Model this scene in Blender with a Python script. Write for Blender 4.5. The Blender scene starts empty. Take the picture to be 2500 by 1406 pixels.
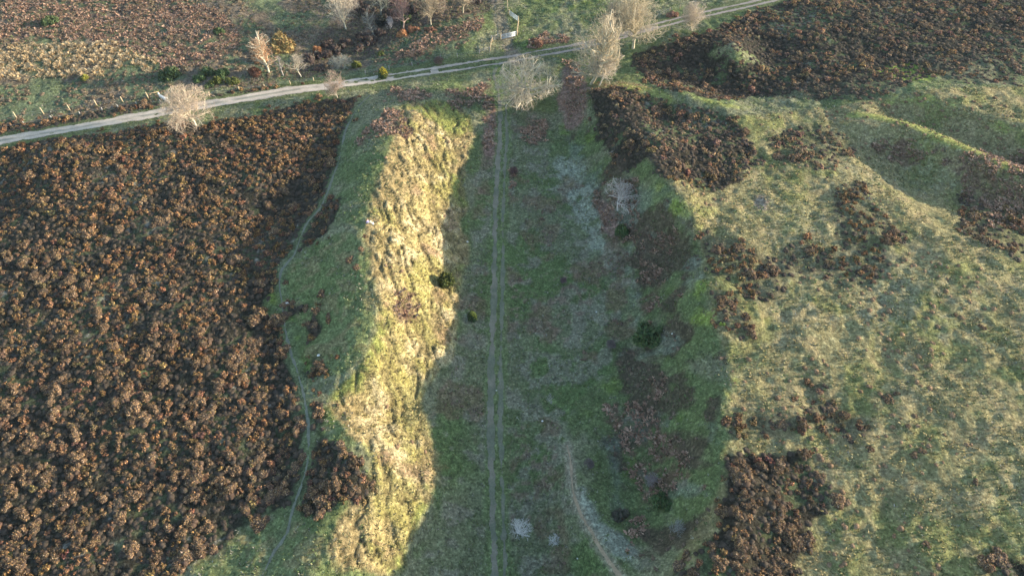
import bpy, math, random
import numpy as np
from math import radians, sin, cos, tan, pi

S = bpy.context.scene
C = S.collection
rnd = random.Random(7)
RNG = np.random.default_rng(11)

# ------------------------------------------------------------------ camera, sky, sun, exposure
CAM_Z, PITCH, FPX = 95.0, radians(52.0), 1690.0
cam = bpy.data.cameras.new("camera")
cam.sensor_width = 36.0
cam.lens = 36.0 * FPX / 2500.0
cam.clip_start, cam.clip_end = 0.5, 8000
cam_ob = bpy.data.objects.new("camera", cam)
cam_ob.location = (0, 0, CAM_Z)
cam_ob.rotation_euler = (pi / 2 - PITCH, 0, 0)
C.objects.link(cam_ob)
S.camera = cam_ob

SUN_EL, SUN_AZ = radians(11.5), radians(7.0)      # azimuth counted from +x towards +y
world = bpy.data.worlds.new("World")
S.world = world
world.use_nodes = True
wn = world.node_tree.nodes
sky = wn.new("ShaderNodeTexSky")
sky.sky_type = 'NISHITA'
sky.sun_disc = False
sky.sun_elevation = SUN_EL
sky.sun_rotation = pi / 2 - SUN_AZ
sky.air_density = 1.0
sky.dust_density = 0.6
sky.ozone_density = 1.0
wn["Background"].inputs[1].default_value = 0.15
world.node_tree.links.new(sky.outputs[0], wn["Background"].inputs[0])

sl = bpy.data.lights.new("sun", 'SUN')
sl.energy = 3.9
sl.angle = radians(0.6)
sl.color = (1.0, 0.83, 0.63)
so = bpy.data.objects.new("sun", sl)
# lamp shines along its -Z; local +Z must point at the sun
so.rotation_euler = (pi / 2 - SUN_EL, 0, SUN_AZ + pi / 2)
so.location = (150, 20, 60)
C.objects.link(so)
S.view_settings.view_transform = 'Standard'
S.view_settings.look = 'None'
S.view_settings.gamma = 1.0
S.view_settings.exposure = 1.83
S.cycles.max_bounces = 5
S.cycles.diffuse_bounces = 3
S.cycles.use_denoising = True


# ------------------------------------------------------------------ noise
def _h(ix, iy, seed):
    n = (ix.astype(np.int64) * 374761393 + iy.astype(np.int64) * 668265263 + seed * 1274126177) & 0xffffffff
    n = ((n ^ (n >> 13)) * 1274126177) & 0xffffffff
    n = n ^ (n >> 16)
    return (n & 0xffff) / 65535.0


def vn(x, y, seed=0):
    x = np.asarray(x, float); y = np.asarray(y, float)
    fx = np.floor(x); fy = np.floor(y)
    tx = x - fx; ty = y - fy
    tx = tx * tx * (3 - 2 * tx); ty = ty * ty * (3 - 2 * ty)
    a = _h(fx, fy, seed); b = _h(fx + 1, fy, seed); c = _h(fx, fy + 1, seed); d = _h(fx + 1, fy + 1, seed)
    return (a + (b - a) * tx) * (1 - ty) + (c + (d - c) * tx) * ty


def fbm(x, y, sc, seed=0, oc=3):
    """0..1 noise with features about sc metres across"""
    x = np.asarray(x, float); y = np.asarray(y, float)
    s = 0; a = 1.0; t = 0
    c, sn = 0.8, 0.6
    for k in range(oc):
        s = s + a * vn(x / sc + 13.1 * k, y / sc - 7.7 * k, seed + 17 * k)
        t += a
        a *= 0.55
        x, y = (c * x - sn * y) * 1.0, (sn * x + c * y) * 1.0
        sc = sc / 2.07
    return s / t


def sm(a, b, x):
    t = np.clip((x - a) / (b - a), 0, 1)
    return t * t * (3 - 2 * t)


# ------------------------------------------------------------------ plan position of a point seen from the drone
ST, CT = sin(PITCH), cos(PITCH)


def bp(px, py, z):
    px = np.asarray(px, float); py = np.asarray(py, float)
    u = (px - 1250) / FPX; v = (py - 703) / FPX
    t = (CAM_Z - z) / (ST + v * CT)
    return u * t, (CT - v * ST) * t


def proj(x, y, z):
    d = y * CT + (CAM_Z - z) * ST
    return 1250 + FPX * x / d, 703 + FPX * ((CAM_Z - z) * CT - y * ST) / d, d


# ------------------------------------------------------------------ terrain levels (survey points: seen position, height)
CP = """
1215,1406,-3 1215,1200,-2.6 1212,1000,-2.2 1212,800,-1.8 1218,600,-1.4 1225,400,-.9 1228,300,-.5 1225,200,0
1150,1406,-2.6 1150,1250,-2.5 1150,1100,-2.3 1140,1000,-1.9 1155,880,-1.6 1170,760,-1.4 1175,650,-1.2 1170,520,-.9 1170,430,-.6 1180,330,0
1330,1406,-2.6 1330,1200,-2.3 1330,1000,-2 1390,800,-1.6 1370,600,-1.2 1340,450,-.6 1330,350,-.2 1320,260,.3
640,1400,5.4 780,800,6.1 850,800,7.3 770,700,6.3 830,700,7.3 870,700,7.8 820,600,7.5 865,600,8.3 775,600,6.3 865,480,8.1 815,500,6.6 900,380,7.2 860,400,6.2 770,900,5.6
0,1406,5 300,1406,5 500,1406,5.2 0,1100,5 300,1100,5 550,1100,5 0,800,5 300,800,5 550,800,5 0,590,4.4 300,550,4.8 550,550,4.8 150,450,4.3 20,470,2.6 0,430,3 105,372,4.6 60,400,3.6
300,400,4 550,400,4.3 700,370,4.2 700,290,2.8
0,250,2.2 300,210,1.2 0,120,2 300,100,.5 600,150,.2 700,80,-1.5 850,80,-2 850,140,-1.6 930,60,-2.5 300,0,1 0,0,2 600,0,0 900,-50,-2 1000,110,.4 1100,60,1 1170,60,.8 1215,20,-.5 1215,80,-.2 1300,40,-.3 1400,40,0 1500,20,.5 1700,-30,1
1400,180,1.1 1380,240,.7
1395,700,-1 1440,900,-1 1480,1150,-.3 1500,1250,.6 1570,1330,2.8 1640,1290,4.4 1600,1380,6.4 1350,1300,-2 1400,1390,-1.6
1800,500,8.5 2000,500,8.6 2200,500,9 2400,600,10 1900,650,8.7 2100,650,9 1900,800,9 2200,800,9.5 2450,850,10.5 1900,1000,9.2 2150,1000,9.7 2450,1050,10.8 1950,1250,9.5 2200,1250,10 2450,1300,11 1900,1406,9.3 2200,1406,10 2480,1406,11
1750,300,6.6 1850,320,7 1700,370,7.4 1800,420,8 1600,190,2.8 1680,215,3.4 1750,236,4.4 1830,245,5 1900,250,5.7
1600,130,2.5 1700,150,3.6 1790,118,7.6 1750,122,5.8 1850,140,4.2 1790,172,4.6 1735,152,3.9 1800,80,3.5 1900,40,4 2000,100,5 2200,50,5.5 2400,50,6 2000,200,5.5 2200,180,6 2400,150,7 2500,200,7.5
1950,300,7 1900,380,8 2100,430,7.8 2350,222,9 2480,272,9.8 2200,205,7.4 1820,560,8.6 1800,700,8.8 1830,850,8.9
1780,560,8.6 1760,620,8.4 870,993,3.9 905,998,2.6 960,994,1.0 925,930,4.9 925,1062,4.9 985,1120,3.9 970,1190,4.0 985,890,2.9 1790,1000,8.9 1800,1100,9.0
1540,620,1.2 1640,600,5.8 1650,760,5.2 1670,900,5.8 1680,1100,5.8 1690,1000,6.4 1560,470,5.2
"""
LN = """
1060,210,1.3 1010,240,3.2 985,275,5.4 965,310,6.9 950,350,7.7 925,430,8.5 905,540,8.8 903,600,8.7 908,650,8.5 918,740,8.1 908,820,7.6 890,870,7.0 850,920,6.3 825,960,5.6 835,990,5.0 855,1030,5.8 885,1090,6.5 893,1150,6.5 880,1200,6.3 850,1260,6.2 820,1330,6.2 790,1420,6.2
1155,290,.6 1150,330,.3 1128,380,.6 1120,420,.6 1112,480,.5 1112,560,.3 1132,645,-.6 1118,700,-.3 1116,760,-.2 1098,880,-.3 1060,950,-.3 1022,990,-.3 1035,1050,.3 1062,1130,.9 1066,1190,1.1 1040,1260,1.2 1010,1330,1.2 985,1420,1.2
700,1280,5 745,1150,5 745,1000,5 715,880,5 690,780,4.8 688,680,4.8 740,560,4.8 800,450,4.6 850,320,4 890,250,2.2 930,225,1.2
-100,362,3 0,345,3 200,312,2.7 400,277,2.3 600,243,1.8 800,212,1.2 1000,183,.6 1150,163,.2 1280,138,0 1400,112,.4 1550,82,1.2 1700,47,2 1850,8,2.8 2000,-35,3.5
1455,212,3 1445,240,4.2 1475,270,5 1505,300,5.9 1545,345,7.2 1575,390,8.1 1600,430,9.1 1635,465,9.7 1665,503,9.9 1692,545,9.8 1708,575,8.3 1704,615,7.2 1702,650,7.4 1716,680,8.3 1716,700,8.5 1712,730,8.0 1730,760,8.9 1735,790,9.2 1752,830,8.9 1785,900,9.1 1775,1000,9.2 1765,1100,9.3 1755,1200,9.5 1720,1300,9.3 1650,1406,9
1626,396,8.7 1670,432,8.8 1708,478,8.9 1740,530,8.8 1748,580,8.4
1400,300,.3 1430,380,.4 1455,450,.4 1475,540,.2 1510,610,.5 1575,695,1.4 1590,800,2.0 1570,900,1.4 1575,1050,1.0 1590,1200,1.0 1560,1260,1.0
1380,1000,-1.3 1395,1100,0 1408,1200,1.3 1420,1245,1.8 1450,1300,2.4 1500,1375,3.4 1540,1415,4.4
1500,200,3.8 1560,212,5.2 1640,236,7.0 1700,248,7.4 1760,256,7.4 1830,268,6.9
1620,262,5.6 1700,280,6.3 1770,290,6.7
2130,247,7.2 2200,234,8.0 2280,242,8.9 2350,270,9.3 2450,316,9.6 2540,358,9.8
2160,282,6.7 2250,302,6.9 2310,325,7.0 2400,362,7.2 2500,408,7.5
2040,280,6.9 2110,278,7.8 2200,298,8.8 2300,336,9.7 2400,381,10.1 2540,436,10.3
2080,340,6.7 2180,372,6.5 2270,405,6.9 2380,450,7.6 2500,500,8.4
"""
cps = [[float(q) for q in t.split(',')] for t in CP.split()]
for row in LN.strip().splitlines():
    ps = [[float(q) for q in t.split(',')] for t in row.split()]
    for a_, b_ in zip(ps[:-1], ps[1:]):
        k_ = max(1, int(math.hypot(b_[0] - a_[0], 1.5 * (b_[1] - a_[1])) / 26))
        for q_ in range(k_):
            cps.append([a_[i_] + (b_[i_] - a_[i_]) * q_ / k_ for i_ in range(3)])
    cps.append(ps[-1])
cp = np.array(cps)

wx, wy = bp(cp[:, 0], cp[:, 1], cp[:, 2])
print('control points', len(cp))
anch = np.array([(-260, 0, 5), (-260, 120, 4), (-260, 300, 2), (0, 320, -2), (120, 260, 3), (-120, 260, 1), (260, 300, 8), (260, 150, 9), (260, 0, 11),
                 (-2, 0, -3.4), (26, 5, 9), (-25, 5, 6), (-60, 0, 5), (-110, 0, 5), (60, 0, 10), (110, 0, 11),
                 (-2, -60, -4), (26, -60, 9), (-25, -60, 6), (-90, -60, 5), (90, -60, 10), (-150, 60, 4.6), (160, 60, 11), (160, 120, 9.5), (150, 170, 7)], float)
PX = np.concatenate([wx, anch[:, 0]]); PY = np.concatenate([wy, anch[:, 1]]); PZ = np.concatenate([cp[:, 2], anch[:, 2]])


def tps(r2):
    return 0.5 * r2 * np.log(r2 + 1e-9)


def solve_tps():
    n = len(PX)
    sc = 50.0
    X = PX / sc; Y = PY / sc
    K = tps((X[:, None] - X[None]) ** 2 + (Y[:, None] - Y[None]) ** 2) + np.eye(n) * 2e-5
    P = np.stack([np.ones(n), X, Y], 1)
    A = np.zeros((n + 3, n + 3)); A[:n, :n] = K; A[:n, n:] = P; A[n:, :n] = P.T
    b = np.concatenate([PZ, np.zeros(3)])
    w = np.linalg.solve(A, b)
    gx = np.arange(-300, 300.1, 1.0); gy = np.arange(-90, 340.1, 1.0)
    GX, GY = np.meshgrid(gx / sc, gy / sc)
    Z = w[n] + w[n + 1] * GX + w[n + 2] * GY
    for i in range(n):
        Z += w[i] * tps((GX - X[i]) ** 2 + (GY - Y[i]) ** 2)
    return gx, gy, np.clip(Z, -6, 15)


GXA, GYA, GZ = solve_tps()


def bil(Zg, x, y):
    fx = np.clip((np.asarray(x, float) - GXA[0]), 0, len(GXA) - 1.001)
    fy = np.clip((np.asarray(y, float) - GYA[0]), 0, len(GYA) - 1.001)
    ix = fx.astype(int); iy = fy.astype(int); tx = fx - ix; ty = fy - iy
    # smooth bicubic-like blend keeps slopes from faceting
    return ((Zg[iy, ix] * (1 - tx) + Zg[iy, ix + 1] * tx) * (1 - ty) + (Zg[iy + 1, ix] * (1 - tx) + Zg[iy + 1, ix + 1] * tx) * ty)


def gp(px, py):
    px = np.asarray(px, float); py = np.asarray(py, float)
    z = np.zeros_like(px)
    for k in range(25):
        x, y = bp(px, py, z)
        z = 0.4 * z + 0.6 * bil(GZ, x, y)
    return bp(px, py, z)


def W(s):
    a = np.array([[float(q) for q in t.split(',')] for t in s.split()])
    x, y = gp(a[:, 0], a[:, 1])
    return np.stack([x, y], 1)


# ------------------------------------------------------------------ masks on a 0.5 m plan grid
MX = np.arange(-160, 160.1, 0.5); MY = np.arange(5, 215.1, 0.5)
MGX, MGY = np.meshgrid(MX, MY)


def inpoly(P, x, y):
    ins = np.zeros(x.shape, bool)
    n = len(P)
    for i in range(n):
        x0, y0 = P[i]; x1, y1 = P[(i + 1) % n]
        if y0 == y1: continue
        c = ((y0 > y) != (y1 > y)) & (x < (x1 - x0) * (y - y0) / (y1 - y0) + x0)
        ins ^= c
    return ins


def blur(a, k):
    if k < 1: return a
    for ax in (0, 1):
        for _ in range(2):
            p = np.pad(a, [(k, k) if i == ax else (0, 0) for i in (0, 1)], mode='edge')
            c = np.cumsum(p, axis=ax)
            c = np.insert(c, 0, 0, axis=ax)
            n = a.shape[ax]
            hi = np.take(c, np.arange(2 * k + 1, 2 * k + 1 + n), axis=ax); lo = np.take(c, np.arange(0, n), axis=ax)
            a = (hi - lo) / (2 * k + 1)
    return a


class Mask:
    """union of outlines traced on the ground, softened, with a ragged edge"""
    def __init__(self, polys, soft=2, rag=0.5, scale=4.0, seed=0):
        m = np.zeros(MGX.shape)
        for s in polys:
            m = np.maximum(m, inpoly(W(s), MGX, MGY).astype(float))
        self.g = blur(m, soft); self.rag = rag; self.sc = scale; self.seed = seed

    def raw(self, x, y):
        x = np.asarray(x, float); y = np.asarray(y, float)
        fx = np.clip((x - MX[0]) * 2, 0, len(MX) - 1.001); fy = np.clip((y - MY[0]) * 2, 0, len(MY) - 1.001)
        ix = fx.astype(int); iy = fy.astype(int); tx = fx - ix; ty = fy - iy
        g = self.g
        return ((g[iy, ix] * (1 - tx) + g[iy, ix + 1] * tx) * (1 - ty) + (g[iy + 1, ix] * (1 - tx) + g[iy + 1, ix + 1] * tx) * ty)

    def __call__(self, x, y):
        g = self.raw(x, y)
        n = fbm(x, y, self.sc, self.seed + 101, 4) - 0.5
        return sm(0.35, 0.65, g + n * self.rag * 2 * np.where((g > 0.01), 1, 0))


def linedist(L, x, y):
    """distance to a polyline and signed side offset"""
    best = np.full(np.shape(x), 1e9); side = np.zeros(np.shape(x))
    for i in range(len(L) - 1):
        ax, ay = L[i]; bx, by = L[i + 1]
        dx, dy = bx - ax, by - ay
        l2 = dx * dx + dy * dy
        t = np.clip(((x - ax) * dx + (y - ay) * dy) / l2, 0, 1)
        d = np.hypot(x - ax - t * dx, y - ay - t * dy)
        s = np.sign(dx * (y - ay) - dy * (x - ax))
        m = d < best
        best = np.where(m, d, best); side = np.where(m, s, side)
    return best, side


def smooth_line(L, step=0.5):
    L = np.asarray(L)
    n = len(L)
    out = []
    for i in range(n - 1):
        p0 = L[max(i - 1, 0)]; p1 = L[i]; p2 = L[i + 1]; p3 = L[min(i + 2, n - 1)]
        k = max(2, int(np.hypot(*(p2 - p1)) / step))
        for j in range(k):
            t = j / k
            out.append(0.5 * (2 * p1 + (p2 - p0) * t + (2 * p0 - 5 * p1 + 4 * p2 - p3) * t * t + (3 * p1 - p0 - 3 * p2 + p3) * t ** 3))
    out.append(L[-1])
    return np.array(out)


ROAD = smooth_line(W("-160,373 0,343 120,324 250,301 400,274 500,257 620,236 740,217 850,204 960,188 1060,173 1150,160 1230,147 1300,134 1380,120 1480,98 1580,70 1680,44 1780,22 1870,2 2000,-30"), 1.0)
TRACK = smooth_line(W("1219,1460 1218,1350 1213,1200 1211,1050 1211,900 1214,750 1216,640 1219,520 1223,420 1228,340 1229,280 1226,230 1215,190 1220,165"), 1.0)
PATH = smooth_line(W("640,1406 668,1345 700,1300 718,1235 738,1185 750,1120 752,1050 745,985 728,915 708,855 697,800 690,745 684,700 690,655 718,620 735,575 752,540 780,510 800,470 818,420 832,375 845,320 868,270 890,245 905,232"), 1.0)
GATEWAY = smooth_line(W("1262,150 1250,128 1240,108 1232,80 1222,50 1216,20 1214,-20"), 1.0)
SPUR = smooth_line(W("1385,1085 1392,1130 1397,1180 1402,1215 1420,1262 1440,1292 1470,1345 1500,1385 1530,1430"), 1.0)

M = {}
M['slope'] = Mask(["985,250 1060,245 1135,265 1150,330 1140,420 1130,560 1145,650 1115,760 1090,860 1060,930 1010,1000 1055,1120 1055,1200 1010,1270 985,1406 780,1406 830,1280 880,1190 900,1120 850,1050 800,975 850,915 910,870 925,760 905,660 890,560 920,450 960,360"], 3, .45, 5, 1)
M['slopecore'] = Mask(["1000,300 1090,300 1120,380 1110,430 1120,600 1120,700 1100,850 1040,960 1030,1010 1060,1120 1060,1200 1020,1270 990,1406 830,1406 880,1290 930,1150 890,1050 830,990 900,940 960,850 950,700 920,600 940,520 1000,450"], 4, .5, 6, 2)
M['floor'] = Mask(["1180,200 1330,290 1350,400 1450,470 1500,560 1580,700 1560,850 1480,900 1400,1000 1400,1200 1520,1406 1010,1406 1080,1200 1040,1000 1130,850 1150,500 1190,300"], 4, .4, 6, 3)
M['frost'] = Mask(["1340,370 1420,400 1470,470 1470,560 1520,620 1590,690 1560,710 1500,670 1440,590 1400,500 1350,440"], 4, .55, 5, 4)
M['frost2'] = Mask(["-40,430 60,470 40,510 -40,520", "1400,1140 1470,1260 1560,1350 1640,1360 1600,1395 1500,1360 1430,1280 1395,1200"], 2, .5, 3, 5)
M['heather'] = Mask([
    # big left field
    "-150,395 20,362 200,330 400,298 480,300 560,292 620,285 700,258 800,240 870,238 870,255 845,320 830,400 800,450 830,500 815,560 760,590 715,625 680,655 670,690 690,720 640,740 690,780 680,850 725,920 735,1000 745,1120 715,1190 690,1250 600,1290 560,1330 440,1370 400,1406 380,1460 -400,1460 -400,395",
    "-150,362 -150,310 60,300 200,278 330,258 410,250 400,262 250,288 120,312 0,330", "500,240 640,216 760,203 740,212 620,232 520,250", "1860,205 2000,215 2110,222 2100,236 1960,232 1850,226",
    "745,965 800,975 800,1060 860,1110 900,1160 880,1210 820,1250 735,1255 720,1230 760,1130 765,1050",
    "735,880 800,870 810,920 750,925", "745,770 800,760 800,830 750,850 740,800", "690,740 770,740 790,770 700,770",
    # right, next to the rim
    "1430,225 1560,215 1640,260 1790,290 1810,320 1860,370 1870,400 1810,420 1790,460 1720,475 1690,445 1630,440 1590,400 1560,370 1560,420 1500,420 1470,350",
    # upper right field
    "1540,130 1640,100 1720,80 1800,50 1870,15 1950,-20 2600,-60 2600,140 2450,110 2380,150 2280,190 2200,215 2100,200 2000,225 1880,210 1760,245 1640,225 1560,180",
    "1790,1110 1860,1110 1900,1120 1960,1100 2000,1150 2015,1240 1970,1280 1990,1330 1940,1370 1960,1420 1780,1460 1620,1430 1640,1390 1700,1360 1760,1280 1740,1230 1780,1180",
    "2420,1380 2500,1360 2560,1360 2560,1440 2430,1420",
    ], 2, .75, 3.6, 6)
M['bank_r'] = Mask(['1440,240 1480,330 1560,420 1640,470 1690,560 1690,650 1710,760 1760,900 1750,1150 1700,1300 1600,1370 1520,1300 1480,1150 1470,950 1500,800 1560,720 1480,600 1440,480 1400,320'], 5, .5, 6, 20)
M['clearing'] = Mask(["1715,128 1760,114 1800,110 1850,138 1835,158 1790,150 1740,150", "1560,440 1600,420 1700,540 1720,560 1690,560"], 2, .4, 2, 17)
M['litter'] = Mask(["1185,255 1212,255 1216,330 1208,400 1190,400 1180,330", "1385,150 1440,200 1430,300 1385,320 1360,250", "1455,480 1480,480 1530,590 1510,600 1470,560"], 2, .5, 2.5, 18)
M['rim'] = Mask(["1600,430 1625,440 1665,485 1700,530 1705,560 1680,555 1640,505", "1690,690 1725,690 1745,790 1725,820 1700,740", "1780,900 1800,905 1790,1000 1775,1000", "2130,243 2280,236 2350,264 2510,330 2510,346 2350,280 2280,252 2130,253", "2050,274 2200,292 2300,330 2400,375 2510,420 2510,436 2400,390 2300,345 2200,305 2050,284", "1500,200 1560,208 1640,232 1760,252 1830,264 1830,272 1760,264 1640,246 1500,212"], 2, .5, 2, 19)
M['scatter'] = Mask([
    # middle right patches
    "2030,460 2110,440 2140,510 2200,540 2230,590 2130,600 2170,650 2150,700 2040,710 2010,660 1940,670 1910,720 1850,740 1800,700 1720,680 1720,580 1790,580 1850,610 1880,640 1900,620 1960,590 2030,610 2060,560 2030,520",
    "1750,710 1790,730 1860,830 1880,850 1790,820 1750,790",
    "1770,1000 1810,1010 1880,1020 1960,1000 1960,920 2010,930 2060,1000 2140,1040 2080,1080 2020,1040 1950,1040 1860,1080 1800,1060 1760,1060",
    "1870,215 1960,220 2080,200 2200,215 2130,250 2000,245 1900,240", "2330,470 2420,500 2500,520 2500,640 2400,600 2340,560",
    "2240,140 2500,100 2500,210 2300,200", "1880,340 1990,300 2100,360 2000,420 1900,400"], 2, .7, 3.0, 16)
M['lawn'] = Mask(["430,1406 470,1365 600,1300 700,1260 745,1265 790,1300 780,1406",      # turf below the heather field
                  "700,640 760,600 860,560 900,640 915,760 900,850 830,925 760,900 735,800 690,720"], 2, .35, 4, 7)
M['left_low'] = Mask(["-400,-200 1150,-200 1180,60 1100,140 900,180 760,195 500,225 0,310 -400,380"], 4, .4, 8, 8)
M['tussock'] = Mask(["60,110 150,95 260,105 340,125 345,160 270,175 250,195 120,190 0,200 -60,190 -40,130", "350,150 400,155 395,172 340,168"], 3, .7, 4, 9)
M['bracken'] = Mask([
    "1390,140 1440,210 1430,300 1390,300 1370,230",
    "1275,300 1340,290 1350,350 1280,360", "1185,255 1212,255 1214,330 1195,400 1180,400 1190,320",
    "1240,405 1262,405 1258,480 1240,500",
    "1455,440 1560,440 1570,560 1640,600 1560,610 1500,590 1450,520", "1560,600 1670,560 1640,640 1590,700 1560,690 1560,640",
    "1560,720 1640,700 1610,760 1570,790",
    "1590,900 1640,900 1630,960 1580,960", "1480,990 1600,970 1640,1050 1690,1080 1680,1180 1600,1260 1560,1230 1560,1120 1490,1060", "1520,1280 1580,1280 1600,1320 1530,1320",
    "940,270 990,280 1000,330 900,345 870,380 860,350 905,310", "945,215 1040,215 1060,250 960,250", "1080,215 1190,205 1200,245 1100,265",
    "1890,350 1950,350", "2310,380 2500,370 2560,420 2560,560 2400,560 2380,500", "2120,330 2300,360 2260,400 2120,370",
    "930,160 1000,110 1060,80 1190,50 1150,90 1060,130", "1290,90 1400,80 1390,105 1300,112",
    "0,-20 420,-20 560,40 600,120 420,180 350,130 200,95 60,95 0,100",
    "970,700 1030,700 1020,790 960,790",
    ], 2, .75, 2.5, 10)
M['wood'] = Mask(["760,130 800,60 880,-30 1200,-40 1210,30 1120,40 1030,65 970,100 880,150 800,170 760,195 700,200"], 4, .4, 5, 11)
M['right'] = Mask(["1440,200 1560,200 1700,300 2600,200 2600,1500 1560,1500 1760,1200 1780,900 1730,740 1715,600 1620,440 1500,300"], 3, .3, 6, 12)
M['bare'] = Mask(["1830,480 1875,480 1880,510 1840,512", "1190,160 1260,140 1400,112 1400,122 1280,150 1260,165"], 2, .5, 2, 13)
M['gateway_tracks'] = Mask(["1215,110 1260,110 1290,150 1240,160"], 3, .5, 2, 14)
M['bright'] = Mask(["1700,680 1730,690 1720,790 1760,800 1740,815 1700,790 1690,720", "2100,170 2230,150 2290,185 2260,200 2180,195",
                    "1600,440 1700,540 1690,550 1640,510", "640,720 700,715 710,745 650,745", "1440,780 1460,780 1455,830 1440,830"], 2, .5, 3, 15)


def r_far(x, y):
    return sm(30, 45, x) * sm(70, 85, y)


def groove(x, y):
    n = fbm((x + .3 * y) * 1.25, y * .4, 1.7, 24, 2)
    return sm(.80, .96, 1 - np.abs(2 * n - 1))


def detail(x, y):
    d, _ = linedist(ROAD[::3], x, y)
    e, _ = linedist(TRACK[::4], x, y)
    f, _ = linedist(PATH[::3], x, y)
    rm = M['rim'].raw(x, y)
    quiet = np.minimum(np.minimum(sm(1.6, 5, d), sm(1.2, 4, e)), sm(0.4, 1.8, f))
    s = M['slope'].raw(x, y)
    fl = M['floor'].raw(x, y)
    h = (fbm(x, y, 9, 21, 3) - .5) * 0.9 * (1 - .5 * fl)
    h += (fbm(x, y, 3.2, 22, 2) - .5) * (0.42 - .25 * fl)
    h += (fbm(x, y, 1.3, 23, 2) - .5) * (.46 - .12 * fl)
    # soil creep ripples on the bank, slanted across the fall line
    h += r_far(x, y) * (fbm(x, y, 13, 27, 3) - .5) * 1.1
    h += s * ((fbm((x + .3 * y) * 1.25, y * .4, 1.7, 24, 2) - .5) * .5 - groove(x, y) * .42)
    # swales of the right-hand common, running down to the right
    r = M['right'].raw(x, y)
    u = (x + .55 * y) * .45; v = (y - .55 * x) * 1.0
    h += r * (fbm(u, v, 2.6, 25, 2) - .5) * 0.5
    la = M['lawn'].raw(x, y)
    h += la * (fbm(x, y, 4.5, 26, 2) - .5) * .9
    return h * quiet * (1 - .75 * np.clip(rm * 1.5, 0, 1))


def H(x, y):
    x = np.asarray(x, float); y = np.asarray(y, float)
    return bil(GZ, x, y) + detail(x, y)


# ------------------------------------------------------------------ helpers
def mat(name, rough=0.9, var=0.25, vscale=3.0, bump=0.0, bscale=8.0, rand=0.0, col=None, metal=0.0, spec=0.1, detailn=4):
    m = bpy.data.materials.new(name)
    m.use_nodes = True
    nt = m.node_tree; N = nt.nodes; L = nt.links
    b = N["Principled BSDF"]
    b.inputs["Roughness"].default_value = rough
    b.inputs["Specular IOR Level"].default_value = spec
    b.inputs["Metallic"].default_value = metal
    if col is None:
        a = N.new("ShaderNodeAttribute"); a.attribute_name = "Col"; src = a.outputs["Color"]
    else:
        a = N.new("ShaderNodeRGB"); a.outputs[0].default_value = (*col, 1); src = a.outputs[0]
    geo = N.new("ShaderNodeNewGeometry")
    tex = N.new("ShaderNodeTexNoise"); tex.inputs["Scale"].default_value = vscale; tex.inputs["Detail"].default_value = detailn
    tex.inputs["Roughness"].default_value = .65
    L.new(geo.outputs["Position"], tex.inputs["Vector"])
    mr = N.new("ShaderNodeMapRange"); mr.inputs[1].default_value = .3; mr.inputs[2].default_value = .7
    mr.inputs[3].default_value = 1 - var; mr.inputs[4].default_value = 1 + var
    L.new(tex.outputs["Fac"], mr.inputs[0])
    fac = mr.outputs[0]
    if rand:
        oi = N.new("ShaderNodeObjectInfo")
        r2 = N.new("ShaderNodeMapRange"); r2.inputs[3].default_value = 1 - rand; r2.inputs[4].default_value = 1 + rand
        L.new(oi.outputs["Random"], r2.inputs[0])
        mm = N.new("ShaderNodeMath"); mm.operation = 'MULTIPLY'
        L.new(fac, mm.inputs[0]); L.new(r2.outputs[0], mm.inputs[1]); fac = mm.outputs[0]
    vm = N.new("ShaderNodeVectorMath"); vm.operation = 'SCALE'
    L.new(src, vm.inputs[0]); L.new(fac, vm.inputs["Scale"])
    L.new(vm.outputs[0], b.inputs["Base Color"])
    if bump:
        t2 = N.new("ShaderNodeTexNoise"); t2.inputs["Scale"].default_value = bscale; t2.inputs["Detail"].default_value = 5
        t2.inputs["Roughness"].default_value = .7
        L.new(geo.outputs["Position"], t2.inputs["Vector"])
        bn = N.new("ShaderNodeBump"); bn.inputs["Strength"].default_value = 1.0; bn.inputs["Distance"].default_value = bump
        L.new(t2.outputs["Fac"], bn.inputs["Height"]); L.new(bn.outputs[0], b.inputs["Normal"])
    return m


def ground_mat():
    m = mat("heath_ground", .95, .42, 1.3, .34, 2.0, detailn=9)
    nt = m.node_tree; N = nt.nodes; L = nt.links
    b = N["Principled BSDF"]
    src = b.inputs["Base Color"].links[0].from_socket
    geo = N["Geometry"]
    for sc, lo, hi, gain, add in ((2.6, .53, .64, 1.35, .012), (3.4, .54, .64, .58, 0.0), (1.2, .54, .68, .74, .0)):
        t = N.new("ShaderNodeTexNoise"); t.inputs["Scale"].default_value = sc; t.inputs["Detail"].default_value = 3
        L.new(geo.outputs["Position"], t.inputs["Vector"])
        mr = N.new("ShaderNodeMapRange"); mr.inputs[1].default_value = lo; mr.inputs[2].default_value = hi
        L.new(t.outputs["Fac"], mr.inputs[0])
        ml = N.new("ShaderNodeVectorMath"); ml.operation = 'MULTIPLY_ADD'
        L.new(src, ml.inputs[0]); ml.inputs[1].default_value = (gain, gain, gain); ml.inputs[2].default_value = (add, add * .9, add * .7)
        mx = N.new("ShaderNodeMix"); mx.data_type = 'RGBA'
        L.new(mr.outputs[0], mx.inputs[0]); L.new(src, mx.inputs[6]); L.new(ml.outputs[0], mx.inputs[7])
        src = mx.outputs[2]
    L.new(src, b.inputs["Base Color"])
    return m


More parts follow.
